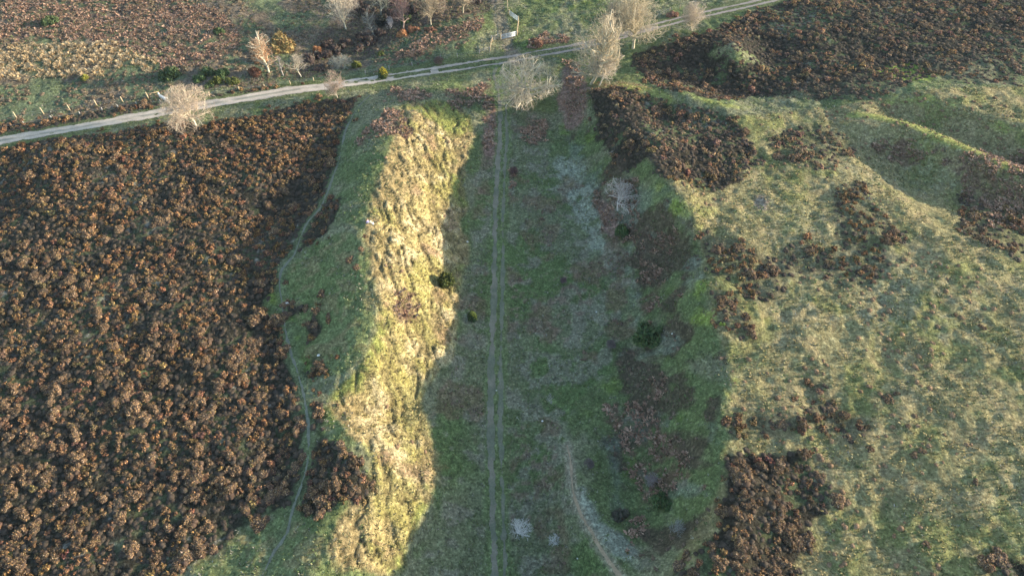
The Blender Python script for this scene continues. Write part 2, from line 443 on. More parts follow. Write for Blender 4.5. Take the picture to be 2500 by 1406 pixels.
MT = {
    'ground': ground_mat(),
    'road': mat("gravel", .9, .22, 4, .03, 9),
    'heather': mat("heather", .85, .25, 1.2, rand=.18),
    'leaf': mat("leaves", .7, .3, 2.0, spec=.2),
    'dead': mat("dead_stems", .9, .25, 1.0),
    'bark': mat("bark", .85, .25, 3.0),
    'post': mat("weathered_wood", .8, .2, 6, col=(.42, .34, .22)),
    'greywood': mat("grey_wood", .8, .2, 6, col=(.30, .29, .27)),
    'metal': mat("galvanised_steel", .45, .1, 3, col=(.55, .60, .64), metal=.4, spec=.5),
    'wire': mat("wire", .5, .05, 3, col=(.35, .36, .36), metal=.5),
    'skin': mat("skin", .6, .05, 5, col=(.52, .32, .23)),
    'hair': mat("hair", .6, .1, 9, col=(.10, .06, .04)),
    'lilac': mat("lilac_jacket", .8, .05, 5, col=(.34, .30, .62)),
    'cream': mat("cream_cloth", .8, .05, 5, col=(.72, .68, .58)),
    'white': mat("white_cloth", .7, .04, 5, col=(.80, .79, .76)),
    'stone': mat("pale_stone", .9, .1, 5, col=(.62, .62, .58)),
}


def mesh_np(name, V, F, m, col=None, parent=None, smooth=False):
    """V (n,3), F (k,3|4) or list of such arrays; col per vertex (n,3)"""
    me = bpy.data.meshes.new(name)
    V = np.asarray(V, np.float32)
    Fs = F if isinstance(F, list) else [F]
    Fs = [np.asarray(f, np.int32) for f in Fs if len(f)]
    nl = sum(f.size for f in Fs); npoly = sum(len(f) for f in Fs)
    me.vertices.add(len(V)); me.vertices.foreach_set("co", V.ravel())
    me.loops.add(nl); me.polygons.add(npoly)
    me.loops.foreach_set("vertex_index", np.concatenate([f.ravel() for f in Fs]))
    tot = np.concatenate([np.full(len(f), f.shape[1], np.int32) for f in Fs])
    st = np.concatenate([[0], np.cumsum(tot)[:-1]]).astype(np.int32)
    me.polygons.foreach_set("loop_start", st)
    me.update(calc_edges=True)
    if smooth:
        me.polygons.foreach_set("use_smooth", np.ones(npoly, bool))
    if col is not None:
        ca = me.color_attributes.new("Col", 'FLOAT_COLOR', 'POINT')
        c4 = np.ones((len(V), 4), np.float32); c4[:, :3] = col
        ca.data.foreach_set("color", c4.ravel())
    me.materials.append(m)
    o = bpy.data.objects.new(name, me)
    C.objects.link(o)
    if parent is not None: o.parent = parent
    return o


def empty(name, loc, rz=0):
    o = bpy.data.objects.new(name, None)
    o.empty_display_size = .3
    o.location = loc; o.rotation_euler = (0, 0, rz)
    C.objects.link(o)
    return o


def tag(o, label=None, cat=None, group=None, kind=None):
    if label: o["label"] = label
    if cat: o["category"] = cat
    if group: o["group"] = group
    if kind: o["kind"] = kind
    return o


def mixc(a, b, t):
    return a * (1 - t[..., None]) + np.asarray(b) * t[..., None]


# ------------------------------------------------------------------ ground colour (what grows there, plus some painted sun and shade)
def ground_col(x, y):
    n1 = fbm(x, y, 7, 31, 4); n2 = fbm(x, y, 2.2, 32, 3); n3 = fbm(x, y, .8, 33, 2); n4 = fbm(x, y, 16, 34, 3)
    grass = np.array([.105, .135, .055]); moss = np.array([.10, .15, .025]); straw = np.array([.31, .255, .115]); pale = np.array([.40, .335, .19])
    frost = np.array([.26, .275, .20]); greyg = np.array([.18, .175, .11]); rust = np.array([.10, .062, .045]); peat_shade = np.array([.022, .020, .016])
    c = np.broadcast_to(grass, x.shape + (3,)).copy()
    c = mixc(c, greyg, sm(.4, .62, n1) * .75)
    c = mixc(c, moss, sm(.58, .72, n2 * .5 + n4 * .5) * .6)
    # right common: worn straw grass and frost
    r = M['right'](x, y)
    cr = np.broadcast_to(np.array([.205, .185, .09]), x.shape + (3,)).copy()
    cr = mixc(cr, [.15, .165, .055], sm(.42, .66, n1) * .75)
    cr = mixc(cr, [.26, .21, .115], sm(.50, .68, n2) * .55)
    cr = mixc(cr, [.225, .215, .14], sm(.54, .74, n4 * .6 + n3 * .4) * .45)
    c = mixc(c, 0, r * 0) * (1 - r[..., None]) + cr * r[..., None]
    # cutting floor
    f = M['floor'](x, y)
    cf = np.broadcast_to(np.array([.135, .15, .080]), x.shape + (3,)).copy()
    cf = mixc(cf, [.095, .135, .05], sm(.45, .6, n4))
    cf = mixc(cf, [.19, .18, .13], sm(.5, .64, n2) * .7)
    cf = mixc(cf, [.16, .115, .085], sm(.6, .7, n1 * .5 + n3 * .5) * .7)
    c = c * (1 - f[..., None]) + cf * f[..., None]
    # left low ground beyond the road
    l = M['left_low'](x, y)
    cl = mixc(np.broadcast_to(np.array([.095, .120, .065]), x.shape + (3,)), [.13, .105, .075], sm(.45, .62, n1))
    c = c * (1 - l[..., None]) + cl * l[..., None]
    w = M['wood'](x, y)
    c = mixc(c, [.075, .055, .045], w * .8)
    la = M['lawn'](x, y)
    c = mixc(c, [.12, .155, .06], la * .8)
    c = mixc(c, [.19, .165, .085], la * sm(.5, .6, n2) * .7)
    # bank
    s = M['slope'](x, y)
    cs = mixc(np.broadcast_to(np.array([.26, .205, .10]), x.shape + (3,)), [.17, .185, .055], sm(.5, .62, n1))
    c = c * (1 - s[..., None]) + cs * s[..., None]
    sc = M['slopecore'](x, y)
    cc = mixc(np.broadcast_to(straw, x.shape + (3,)), pale, sm(.45, .62, n2))
    cc = mixc(cc, [.22, .20, .06], sm(.55, .66, n1) * .7)
    cc = mixc(cc, [.22, .14, .09], sm(.62, .72, fbm(x, y, 4, 39, 3)) * .7)
    c = c * (1 - sc[..., None] * .9) + cc * sc[..., None] * .9
    gr = groove(x, y)
    c = mixc(c, [.13, .105, .05], s * gr * .75)
    c = mixc(c, frost, M['frost'](x, y) * sm(.3, .5, n2) * .9)
    c = mixc(c, [.24, .25, .20], M['frost2'](x, y) * .75)
    h = M['heather'](x, y) * (1 - M['clearing'](x, y))
    ch = mixc(np.broadcast_to(peat_shade, x.shape + (3,)), [.065, .085, .04], sm(.50, .60, n2 * .5 + n1 * .5) * (1 - .5 * (x < 0)))  # peat deepened so its colour carries the shade between bushes
    ch = mixc(ch, [.15, .14, .12], sm(.66, .74, n3 * .5 + n1 * .5) * .8)
    c = c * (1 - h[..., None] * .95) + ch * h[..., None] * .95
    b = M['bracken'](x, y)
    c = mixc(c, rust, b * sm(.35, .6, n3 * .6 + n2 * .4) * .85)
    br = M['bank_r'](x, y)
    n5 = fbm(x, y, 5, 36, 4)
    c = mixc(c, [.065, .05, .036], br * sm(.48, .58, n5) * .85)
    c = mixc(c, [.15, .175, .13], br * sm(.52, .62, fbm(x, y, 6, 37, 4)) * .6)
    c = mixc(c, [.15, .10, .065], f * sm(.58, .66, fbm(x, y, 6, 38, 4)) * .55)
    c = mixc(c, [.22, .14, .11], M['litter'](x, y) * .9)
    c = mixc(c, [.24, .26, .075], M['rim'](x, y) * .85)  # sunlit crest lines painted into the turf as lighter strips
    sc_ = M['scatter'](x, y)
    c = mixc(c, [.07, .07, .045], sc_ * .55)
    c = mixc(c, [.15, .20, .04], M['bright'](x, y) * .8)
    c = mixc(c, [.24, .19, .15], M['bare'](x, y) * .8)
    c = mixc(c, [.16, .14, .12], M['gateway_tracks'](x, y) * .6)  # brownish tone on the ground at the gateway
    # grass worn around the spur path and road verge
    d, _ = linedist(SPUR[::2], x, y)
    c = mixc(c, [.26, .23, .16], sm(1.0, .3, d + (n3 - .5) * 1.0) * .8)
    d, _ = linedist(ROAD[::3], x, y)
    c = mixc(c, [.10, .12, .05], sm(3.6, 2.4, d + (n2 - .5) * 2) * .8)
    d, _ = linedist(TRACK[::4], x, y)
    c = mixc(c, [.115, .155, .06], sm(2.2, 1.4, d + (n2 - .5)) * .75)
    d, _ = linedist(PATH[::3], x, y)
    c = mixc(c, [.12, .145, .07], sm(1.3, .6, d + (n2 - .5)) * .7)
    d, _ = linedist(GATEWAY[::2], x, y)
    c = mixc(c, [.17, .14, .115], sm(2.4, 1.0, d + (n2 - .5) * 1.6) * .7)
    c = c * (0.82 + .36 * n3)[..., None]
    return np.clip(c, 0.01, .8)


def axis(lo, hi, step, far_lo, far_hi):
    a = list(np.arange(lo, hi + 1e-6, step))
    s = step; v = hi
    while v < far_hi:
        s *= 1.22; v += s; a.append(v)
    s = step; v = lo
    while v > far_lo:
        s *= 1.22; v -= s; a.insert(0, v)
    return np.array(a)


ax = axis(-141, 141, .30, -2500, 2500)
ay1 = np.arange(18, 90, .26); ay2 = np.arange(90, 182, .36)
s_ = .36; v_ = 182; ext = []
while v_ < 3500:
    ext.append(v_); s_ *= 1.2; v_ += s_
s_ = .3; v_ = 17.7; pre = []
while v_ > -600:
    pre.insert(0, v_); s_ *= 1.25; v_ -= s_
ay = np.concatenate([pre, ay1, ay2, ext])
TX, TY = np.meshgrid(ax, ay)
TZ = H(TX, TY)
far = sm(240, 420, np.hypot(TX, np.maximum(TY - 100, 0)))
TZ = TZ * (1 - far) + far * (3 + (fbm(TX, TY, 180, 77, 3) - .5) * 14)
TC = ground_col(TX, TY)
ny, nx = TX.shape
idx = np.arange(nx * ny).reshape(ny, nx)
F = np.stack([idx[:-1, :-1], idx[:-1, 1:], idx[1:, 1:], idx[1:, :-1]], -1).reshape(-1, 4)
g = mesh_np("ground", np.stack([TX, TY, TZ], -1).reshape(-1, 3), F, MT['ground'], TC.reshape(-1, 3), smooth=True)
tag(g, kind="structure")


# ------------------------------------------------------------------ road, track, paths: draped sheets with ragged edges
def strip(name, L, half, colf, keepf, cell=.16, lift=.03, wobble=.5):
    seg = np.diff(L, axis=0)
    ln = np.hypot(seg[:, 0], seg[:, 1])
    t = np.concatenate([[0], np.cumsum(ln)])
    s = np.arange(0, t[-1], cell * 1.6)
    cx = np.interp(s, t, L[:, 0]); cy = np.interp(s, t, L[:, 1])
    tx = np.gradient(cx); ty = np.gradient(cy); n = np.hypot(tx, ty); tx /= n; ty /= n
    o = np.arange(-half, half + 1e-6, cell)
    wob = (fbm(cx, cy, 7, 91, 2) - .5) * wobble
    X = cx[:, None] - ty[:, None] * (o[None] + wob[:, None]); Y = cy[:, None] + tx[:, None] * (o[None] + wob[:, None])
    O = np.broadcast_to(o, X.shape); SS = np.broadcast_to(s[:, None], X.shape)
    Z = H(X, Y) + lift
    keep = keepf(X, Y, O, SS)
    col = colf(X, Y, O, SS)
    ii = np.arange(X.size).reshape(X.shape)
    k = keep[:-1, :-1] & keep[1:, :-1] & keep[:-1, 1:] & keep[1:, 1:]
    Fq = np.stack([ii[:-1, :-1], ii[:-1, 1:], ii[1:, 1:], ii[1:, :-1]], -1)[k]
    used = np.unique(Fq); remap = np.full(X.size, -1); remap[used] = np.arange(len(used))
    V = np.stack([X, Y, Z], -1).reshape(-1, 3)[used]
    ob = mesh_np(name, V, remap[Fq], MT['road'], col.reshape(-1, 3)[used], smooth=True)
    return tag(ob, kind="structure")


def road_keep(X, Y, O, SS):
    fr = sm(70, 112, SS)          # east of here grass grows between the wheel tracks
    n = fbm(X, Y, 1.0, 51, 3) - .5; n2 = fbm(X, Y, 5, 52, 2) - .5
    edge = 1.62 + n * .7 + n2 * .5 + .25 * sm(-.2, .4, n2)
    full = np.abs(O) < edge
    rut = (np.abs(np.abs(O) - 1.05) < .48 + n * .5 + n2 * .5) | (fbm(X, Y, 9, 53, 2) > .66)
    return full & (rut | (fr < .5 + n * 1.6))


def road_col(X, Y, O, SS):
    n = fbm(X, Y, 1.2, 54, 3); n2 = fbm(X * .4, Y, 2.0, 55, 3)
    c = np.broadcast_to(np.array([.44, .375, .30]), X.shape + (3,)).copy()
    mid = sm(.6, .2, np.abs(O))
    c = mixc(c, [.20, .20, .155], mid * sm(.35, .6, n2) * .8)
    c = mixc(c, [.24, .22, .18], sm(1.2, 1.7, np.abs(O)) * .7)
    c = mixc(c, [.27, .225, .19], sm(95, 120, SS) * .8)
    return c * (.8 + .4 * n)[..., None]


strip("gravel_road", ROAD, 2.2, road_col, road_keep)


def track_keep(X, Y, O, SS):
    n = fbm(X, Y, .9, 56, 3) - .5; n2 = fbm(X, Y, 8, 57, 2) - .5
    far_ = sm(60, 110, SS)
    return (np.abs(np.abs(O + .02) - .74) < .35 + n * .8 + n2 * .5 + .18 * (O > 0) - .12 * far_)


def track_col(X, Y, O, SS):
    n = fbm(X, Y, .7, 58, 3)
    c = np.broadcast_to(np.array([.185, .172, .125]), X.shape + (3,)).copy()
    c = mixc(c, [.12, .135, .09], sm(.45, .6, fbm(X, Y, 3, 59, 3)) * .8)
    c = mixc(c, [.12, .14, .09], np.broadcast_to((O < 0) * .45, X.shape).astype(float))
    return c * (.8 + .4 * n)[..., None]


strip("rutted_track", TRACK, 1.6, track_col, track_keep, .12, .03)


def path_keep(X, Y, O, SS):
    n = fbm(X, Y, .8, 60, 3) - .5; n2 = fbm(X, Y, 5, 61, 2) - .5
    return np.abs(O) < .20 + n * .35 + n2 * .3


def path_col(X, Y, O, SS):
    n = fbm(X, Y, .6, 62, 3)
    return np.broadcast_to(np.array([.155, .16, .12]), X.shape + (3,)) * (.75 + .5 * n)[..., None]


strip("footpath", PATH, .6, path_col, path_keep, .1, .03)
sp_ = strip("worn_path", SPUR, .6, lambda X, Y, O, SS: np.broadcast_to(np.array([.29, .22, .145]), X.shape + (3,)) * (.75 + .5 * fbm(X, Y, .6, 63, 3))[..., None],
            lambda X, Y, O, SS: np.abs(O) < .12 + .3 * (fbm(X, Y, 1.5, 64, 3) - .4) + SS * .008, .1, .04)


# ------------------------------------------------------------------ bush templates
def dome_faces(level):
    """half icosphere-like dome"""
    if level == 0:
        nr, na = 2, 7
    else:
        nr, na = 4, 12
    V = [(0, 0, 1.0)]
    for i in range(1, nr + 1):
        ph = i / nr * pi * .56
        for j in range(na):
            a = 2 * pi * (j + .5 * (i % 2)) / na
            V.append((sin(ph) * cos(a), sin(ph) * sin(a), cos(ph)))
    Fc = []
    for j in range(na): Fc.append((0, 1 + j, 1 + (j + 1) % na))
    for i in range(nr - 1):
        for j in range(na):
            a = 1 + i * na + j; b = 1 + i * na + (j + 1) % na; c = a + na; d = b + na
            Fc.append((a, c, d)); Fc.append((a, d, b))
    return np.array(V), np.array(Fc)


def bush_template(seed, lobes, nspr, spr, level, cols, hfac=.8, flat=.8, lean=.35, hullcol=None, irregular=False, zmin=-.15, qs=1.0):
    """unit-radius bush: overlapping leafy lobes bristling with sprigs"""
    r = np.random.default_rng(seed)
    Vs, Fs, Cs = [], [], []
    nV = 0
    DV, DF = dome_faces(level)
    L = []
    for i in range(lobes):
        a = r.uniform(0, 2 * pi); q = 0 if i == 0 else r.uniform(.35, .88)
        rad = r.uniform(.26, .50) if lobes > 2 else r.uniform(.6, .8)
        if i == 0: rad *= 1.25
        q *= qs
        L.append((q * cos(a), q * sin(a), r.uniform(.05, .35) * hfac * (1 - q * .6), rad))
    cols = np.asarray(cols)
    for (cx, cy, cz, rad) in L:
        nrm = DV.copy()
        k = 1 + (r.random(len(DV)) - .5) * .3
        V = nrm * (rad * k)[:, None] * np.array([1, 1, hfac / .8]) * .88 + np.array([cx, cy, cz])
        V[:, 2] = np.maximum(V[:, 2], -.15)
        Vs.append(V); Fs.append(DF + nV); nV += len(V)
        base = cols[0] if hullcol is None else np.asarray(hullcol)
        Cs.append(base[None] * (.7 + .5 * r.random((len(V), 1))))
    lo = np.array(L)
    if lobes > 2 and irregular: lo[:, 1] *= r.uniform(.6, 1.0)
    w = lo[:, 3] ** 2; w /= w.sum()
    li = r.choice(len(L), nspr, p=w)
    z = r.uniform(zmin, 1, nspr); a = r.uniform(0, 2 * pi, nspr)
    s = np.sqrt(1 - z * z)
    n = np.stack([s * cos_(a), s * sin_(a), z], 1)
    c = lo[li, :3]; rad = lo[li, 3]
    base = c + n * (rad * r.uniform(.78, 1.0, nspr))[:, None] * np.array([1, 1, hfac / .8])
    tg = np.cross(n, r.normal(0, 1, (nspr, 3))); tg /= np.linalg.norm(tg, axis=1)[:, None]
    d = tg + n * r.uniform(.15, .15 + 1.6 * lean, nspr)[:, None] + np.array([0, 0, .15]); d /= np.linalg.norm(d, axis=1)[:, None]
    ln = spr * r.uniform(.6, 1.4, nspr)
    t = np.cross(d, n + r.normal(0, .25, (nspr, 3))); t /= np.linalg.norm(t, axis=1)[:, None]
    wd = ln * r.uniform(.45, .8, nspr)
    A = base - t * (wd / 2)[:, None]; B = base + t * (wd / 2)[:, None]; T = base + d * ln[:, None]
    V = np.stack([A, B, T], 1).reshape(-1, 3)
    V[:, 2] = np.maximum(V[:, 2], -.1)
    Fq = np.arange(nspr * 3).reshape(-1, 3) + nV
    ci = r.choice(len(cols), nspr, p=None)
    cc = cols[ci] * (.7 + .6 * r.random((nspr, 1)))
    Vs.append(V); Fs.append(Fq); Cs.append(np.repeat(cc, 3, 0))
    return np.concatenate(Vs), np.concatenate(Fs), np.concatenate(Cs)


cos_, sin_ = np.cos, np.sin

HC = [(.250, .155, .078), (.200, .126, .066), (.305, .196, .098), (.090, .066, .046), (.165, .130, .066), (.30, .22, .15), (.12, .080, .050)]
far_t = [bush_template(100 + i, 3 + i % 3, 66, .27, 0, HC, .8, irregular=True, hullcol=(.075, .052, .038), zmin=-.05) for i in range(12)]  # woody hull kept darker than the sprigs, inner shade put into its colour
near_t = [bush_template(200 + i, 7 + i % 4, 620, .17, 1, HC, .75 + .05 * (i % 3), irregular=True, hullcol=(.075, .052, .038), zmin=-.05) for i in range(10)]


def merge(name, temps, pts, rad, hs, m, tint=None, seed=0, lean_n=0.0):
    """one object from many small plants: pts (n,3), rad (n,), hs (n,) height scale"""
    r = np.random.default_rng(seed)
    Vs, Fs, Cs = [], [], []
    nV = 0
    ti = r.integers(0, len(temps), len(pts))
    for k, (V, Fc, Cl) in enumerate(temps):
        sel = np.where(ti == k)[0]
        if not len(sel): continue
        a = r.uniform(0, 2 * pi, len(sel))
        c, s = np.cos(a), np.sin(a)
        x = V[None, :, 0] * c[:, None] - V[None, :, 1] * s[:, None]
        y = V[None, :, 0] * s[:, None] + V[None, :, 1] * c[:, None]
        R = rad[sel][:, None]
        P = np.stack([pts[sel, 0][:, None] + x * R, pts[sel, 1][:, None] + y * R, pts[sel, 2][:, None] + V[None, :, 2] * R * hs[sel][:, None]], -1)
        col = np.broadcast_to(Cl[None], (len(sel),) + Cl.shape)
        if tint is not None: col = col * tint[sel][:, None, :]
        Vs.append(P.reshape(-1, 3)); Cs.append(col.reshape(-1, 3))
        Fs.append((Fc[None] + (np.arange(len(sel)) * len(V))[:, None, None]).reshape(-1, Fc.shape[1]) + nV)
        nV += len(V) * len(sel)
    return mesh_np(name, np.concatenate(Vs), np.concatenate(Fs), m, np.concatenate(Cs))


def inview(x, y, z, mg=120):
    px, py, d = proj(x, y, z)
    return (px > -mg - 60) & (px < 2500 + mg + 60) & (py > -mg) & (py < 1406 + mg)


def grid_pts(step, jit=.5, seed=0, x0=-150, x1=150, y0=14, y1=190):
    r = np.random.default_rng(seed)
    gx = np.arange(x0, x1, step); gy = np.arange(y0, y1, step * .87)
    X, Y = np.meshgrid(gx, gy)
    X = X + (np.arange(len(gy)) % 2)[:, None] * step / 2
    X = X + r.uniform(-jit, jit, X.shape) * step; Y = Y + r.uniform(-jit, jit, Y.shape) * step
    return X.ravel(), Y.ravel(), r


def clear(x, y):
    return (linedist(ROAD[::3], x, y)[0] > 2.2) & (linedist(TRACK[::4], x, y)[0] > 1.7) & (linedist(PATH[::2], x, y)[0] > .75)


# heather
x, y, r = grid_pts(1.18, .5, 5)
m_ = np.maximum(M['heather'](x, y), M['scatter'](x, y) * .95)
halo_ = np.clip(M['heather'].raw(x, y) * 3, 0, 1)
m_ = np.maximum(m_, halo_ * .30) * (1 - M['clearing'](x, y))
gap = fbm(x, y, 3.4, 71, 3)
dens = m_ * np.where((x > 12) & (y < 62), .84 * sm(.22, .34, gap), sm(.33, .45, gap - .08 * (x > 12)) * np.where(x > 12, .84, .93))
k = (r.random(len(x)) < dens)
x, y = x[k], y[k]
k = clear(x, y); x, y = x[k], y[k]
z = H(x, y)
k = inview(x, y, z); x, y, z = x[k], y[k], z[k]
big = fbm(x, y, 2.6, 72, 2)
rad = np.exp(r.normal(-.44, .30, len(x))) * (.75 + .5 * big)
hs = np.where(r.random(len(x)) < .25, r.uniform(.5, .8, len(x)), r.uniform(.95, 1.35, len(x))) * np.clip(1.15 - .25 * rad, .8, 1.1)
hue = fbm(x, y, 12, 73, 3)[:, None]
bri = (r.uniform(.72, 1.28, len(x)))[:, None]
right_up = ((x > 15) & (y > 95))[:, None]
tint = bri * (np.array([1.0, 1.0, 1.0]) + (hue - .5) * np.array([.3, .1, -.2]) + r.normal(0, .07, (len(x), 3))) * np.where(right_up, np.array([1.36, 1.30, 1.22]), np.array([1.08, .98, .84]))  # upper-right heather tinted lighter, standing in for sun it does not catch
ppx, ppy, dd = proj(x, y, z + .3)
vis = (ppx > 5) & (ppx < 2495) & (ppy > 10) & (ppy < 1400)
score = np.where(vis, rad / dd, 0)
order = np.argsort(-score)
near = order[:300]; rest = order[300:]
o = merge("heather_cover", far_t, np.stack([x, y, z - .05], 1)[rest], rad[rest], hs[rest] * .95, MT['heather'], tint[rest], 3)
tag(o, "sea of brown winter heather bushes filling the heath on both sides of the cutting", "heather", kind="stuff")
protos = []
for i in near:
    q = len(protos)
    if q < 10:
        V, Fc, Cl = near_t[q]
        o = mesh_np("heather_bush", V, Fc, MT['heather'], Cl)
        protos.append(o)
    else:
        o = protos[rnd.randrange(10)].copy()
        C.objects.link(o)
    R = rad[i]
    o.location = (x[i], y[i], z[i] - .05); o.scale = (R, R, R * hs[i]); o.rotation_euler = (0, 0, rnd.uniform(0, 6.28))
    if ppx[i] > 1500:
        tag(o, "dark brown heather bush in the clump along the right rim of the cutting", "heather bush", "heather bushes on the right rim")
    elif ppx[i] > 748 - (ppy[i] < 900) * 30 and ppy[i] < 1290:
        tag(o, "brown heather bush between the narrow footpath and the sunlit bank", "heather bush", "heather bushes between footpath and bank")
    else:
        tag(o, "rusty sunlit heather bush in the dense field left of the footpath", "heather bush", "heather bushes in the left field")

xu, yu, ru = grid_pts(.95, .55, 15)
k = ru.random(len(xu)) < np.maximum(M['heather'](xu, yu), .5 * M['scatter'](xu, yu)) * np.where(xu > 12, .75, .8)
xu, yu = xu[k], yu[k]
k = clear(xu, yu); xu, yu = xu[k], yu[k]
zu = H(xu, yu); k = inview(xu, yu, zu, 60); xu, yu, zu = xu[k], yu[k], zu[k]
low_t = [bush_template(150 + i, 2, 26, .32, 0, [(.060, .048, .036), (.085, .062, .045), (.05, .055, .032), (.11, .10, .075)], .5) for i in range(6)]
o = merge("heather_understorey", low_t, np.stack([xu, yu, zu - .03], 1), ru.uniform(.3, .6, len(xu)), ru.uniform(.5, .8, len(xu)), MT['heather'], None, 4)
tag(o, "low dark old heather and moss between the taller bushes", "heather", kind="stuff")

# stray heather bushes dotted in the turf
STRAY = [(695, 745, .8), (715, 735, .7), (745, 755, .75), (773, 762, .8), (800, 772, .6), (768, 800, .8), (762, 826, .7), (755, 790, .6), (708, 765, .6), (695, 690, .5),
         (855, 635, .8), (880, 612, .75), (870, 655, .6), (890, 580, .5), (780, 890, 1.0), (795, 905, .8), (805, 845, .0), (2168, 975, .9), (2190, 962, .5), (2245, 1100, .7), (2230, 1108, .6), (2125, 1098, .6),
         (2218, 1043, .5), (2475, 600, .8), (2395, 800, .6), (2330, 770, .5), (1700, 830, .0), (2380, 1175, .5), (2260, 1330, .5)]
sx, sy = gp(np.array([s[0] for s in STRAY]), np.array([s[1] for s in STRAY]))
first = None
for (a, b, s), X, Y in zip(STRAY, sx, sy):
    if s <= 0: continue
    o = protos[rnd.randrange(10)].copy(); C.objects.link(o)
    o.name = "heather_bush"
    o.location = (X, Y, float(H(X, Y)) - .05); o.scale = (s, s, s * .85); o.rotation_euler = (0, 0, rnd.uniform(0, 6.28))
    if a < 1000:
        tag(o, "stray dark heather bush dotted in the turf between footpath and bank crest", "heather bush", "stray heather bushes by the footpath")
    else:
        tag(o, "stray dark heather bush alone in the pale grass of the right-hand common", "heather bush", "stray heather bushes on the common")


# ------------------------------------------------------------------ tufts, tussocks, bracken
def tuft_template(seed, n, ln, wd, cols, spread=.7, droop=.0, rad=.15):
    r = np.random.default_rng(seed)
    a = r.uniform(0, 2 * pi, n); q = r.uniform(0, rad, n)
    base = np.stack([q * np.cos(a), q * np.sin(a), np.full(n, -.03)], 1)
    out = np.abs(r.normal(0, spread, n))
    d = np.stack([np.cos(a) * out, np.sin(a) * out, np.ones(n)], 1); d /= np.linalg.norm(d, axis=1)[:, None]
    l = ln * r.uniform(.6, 1.3, n)
    t = np.stack([-np.sin(a), np.cos(a), np.zeros(n)], 1) * (wd * r.uniform(.6, 1.3, n))[:, None]
    mid = base + d * (l * .55)[:, None]
    tip = mid + (d * np.array([1.2, 1.2, 1 - droop]) + 0) * (l * .5)[:, None]
    V = np.stack([base - t / 2, base + t / 2, mid + t * .6, mid - t * .6, tip], 1).reshape(-1, 3)
    b = (np.arange(n) * 5)[:, None]
    F3 = np.concatenate([b + np.array([0, 1, 2]), b + np.array([0, 2, 3]), b + np.array([3, 2, 4])])
    cc = np.asarray(cols)[r.integers(0, len(cols), n)] * (.75 + .5 * r.random((n, 1)))
    return V, F3, np.repeat(cc, 5, 0)


straw_t = [tuft_template(300 + i, 9, .30, .06, [(.36, .29, .15), (.30, .25, .11), (.23, .21, .08)], .8, .5) for i in range(6)]
green_t = [tuft_template(320 + i, 8, .26, .06, [(.12, .16, .05), (.19, .19, .10), (.09, .13, .05)], .8, .5) for i in range(6)]
grey_t = [tuft_template(340 + i, 8, .26, .06, [(.22, .20, .14), (.15, .17, .11), (.26, .25, .2)], .8, .5) for i in range(6)]
tuss_t = [tuft_template(360 + i, 34, .95, .09, [(.50, .37, .20), (.42, .29, .15), (.55, .43, .26)], .75, 1.1, .3) for i in range(6)]
brack_t = [tuft_template(380 + i, 12, .55, .20, [(.30, .185, .125), (.20, .115, .075), (.38, .26, .18)], 1.2, 1.0, .3) for i in range(6)]


def scatter(name, temps, step, densf, size, m, label, cat, seed, tintv=.25, hs=(.8, 1.1), zoff=0.0):
    x, y, r = grid_pts(step, .5, seed)
    k = r.random(len(x)) < densf(x, y)
    x, y = x[k], y[k]
    k = clear(x, y); x, y = x[k], y[k]
    z = H(x, y)
    k = inview(x, y, z, 60); x, y, z = x[k], y[k], z[k]
    n = len(x)
    rad = r.uniform(size[0], size[1], n)
    tint = np.repeat(r.uniform(1 - tintv, 1 + tintv, (n, 1)), 3, 1)
    o = merge(name, temps, np.stack([x, y, z + zoff], 1), rad, r.uniform(hs[0], hs[1], n), m, tint, seed)
    tag(o, label, cat, kind="stuff")
    print(name, n)
    return o


nh = lambda x, y: 1 - np.maximum(M['heather'](x, y), .6 * M['scatter'](x, y))
scatter("straw_grass", straw_t, .62, lambda x, y: np.clip(M['slopecore'](x, y) * .8 + M['slope'](x, y) * .3 * sm(.45, .6, fbm(x, y, 3, 81, 3)) + M['right'](x, y) * nh(x, y) * .45 * sm(.45, .6, fbm(x, y, 3, 82, 3)), 0, 1),
        (.7, 1.5), MT['dead'], "tufts of bleached straw grass over the sunlit bank and common", "grass", 41)
scatter("green_grass", green_t, .75, lambda x, y: .7 * nh(x, y) * sm(.38, .55, fbm(x, y, 5, 83, 3)) * (1 - M['slopecore'](x, y)),
        (.7, 1.5), MT['leaf'], "short rough green grass tufts over the cutting floor and common", "grass", 42)
scatter("grey_grass", grey_t, .8, lambda x, y: .5 * nh(x, y) * (1 - .6 * M['right'](x, y)) * sm(.48, .6, fbm(x, y, 4, 84, 3)) * (1 - M['slopecore'](x, y)),
        (.7, 1.5), MT['dead'], "frosted grey grass tufts on the cutting floor and common", "grass", 43)
scatter("grass_tussocks", tuss_t, 1.15, lambda x, y: M['tussock'](x, y) * .8, (.8, 1.5), MT['dead'],
        "pale straw tussocks massed in the wet ground at the upper left", "tussock grass", 44)
scatter("bracken_litter", brack_t, .62, lambda x, y: np.clip(M['bracken'](x, y) * .7 * sm(.38, .5, fbm(x, y, 1.6, 85, 2)), 0, 1), (.6, 1.25), MT['dead'],
        "collapsed rust-brown bracken on the slopes of the cutting and heath edges", "bracken", 45)
brown_l = [bush_template(400 + i, 3, 55, .34, 0, [(.18, .135, .09), (.14, .105, .07), (.23, .17, .115), (.11, .11, .065)], .5) for i in range(6)]
scatter("low_heath", brown_l, 1.25, lambda x, y: np.clip(M['left_low'](x, y) * (1 - M['tussock'](x, y)) * .75 * sm(.42, .52, fbm(x, y, 6, 86, 3)), 0, 1), (.4, .9), MT['heather'],
        "low mixed heather and scrub beyond the gravel road", "scrub", 46, hs=(.5, .9))
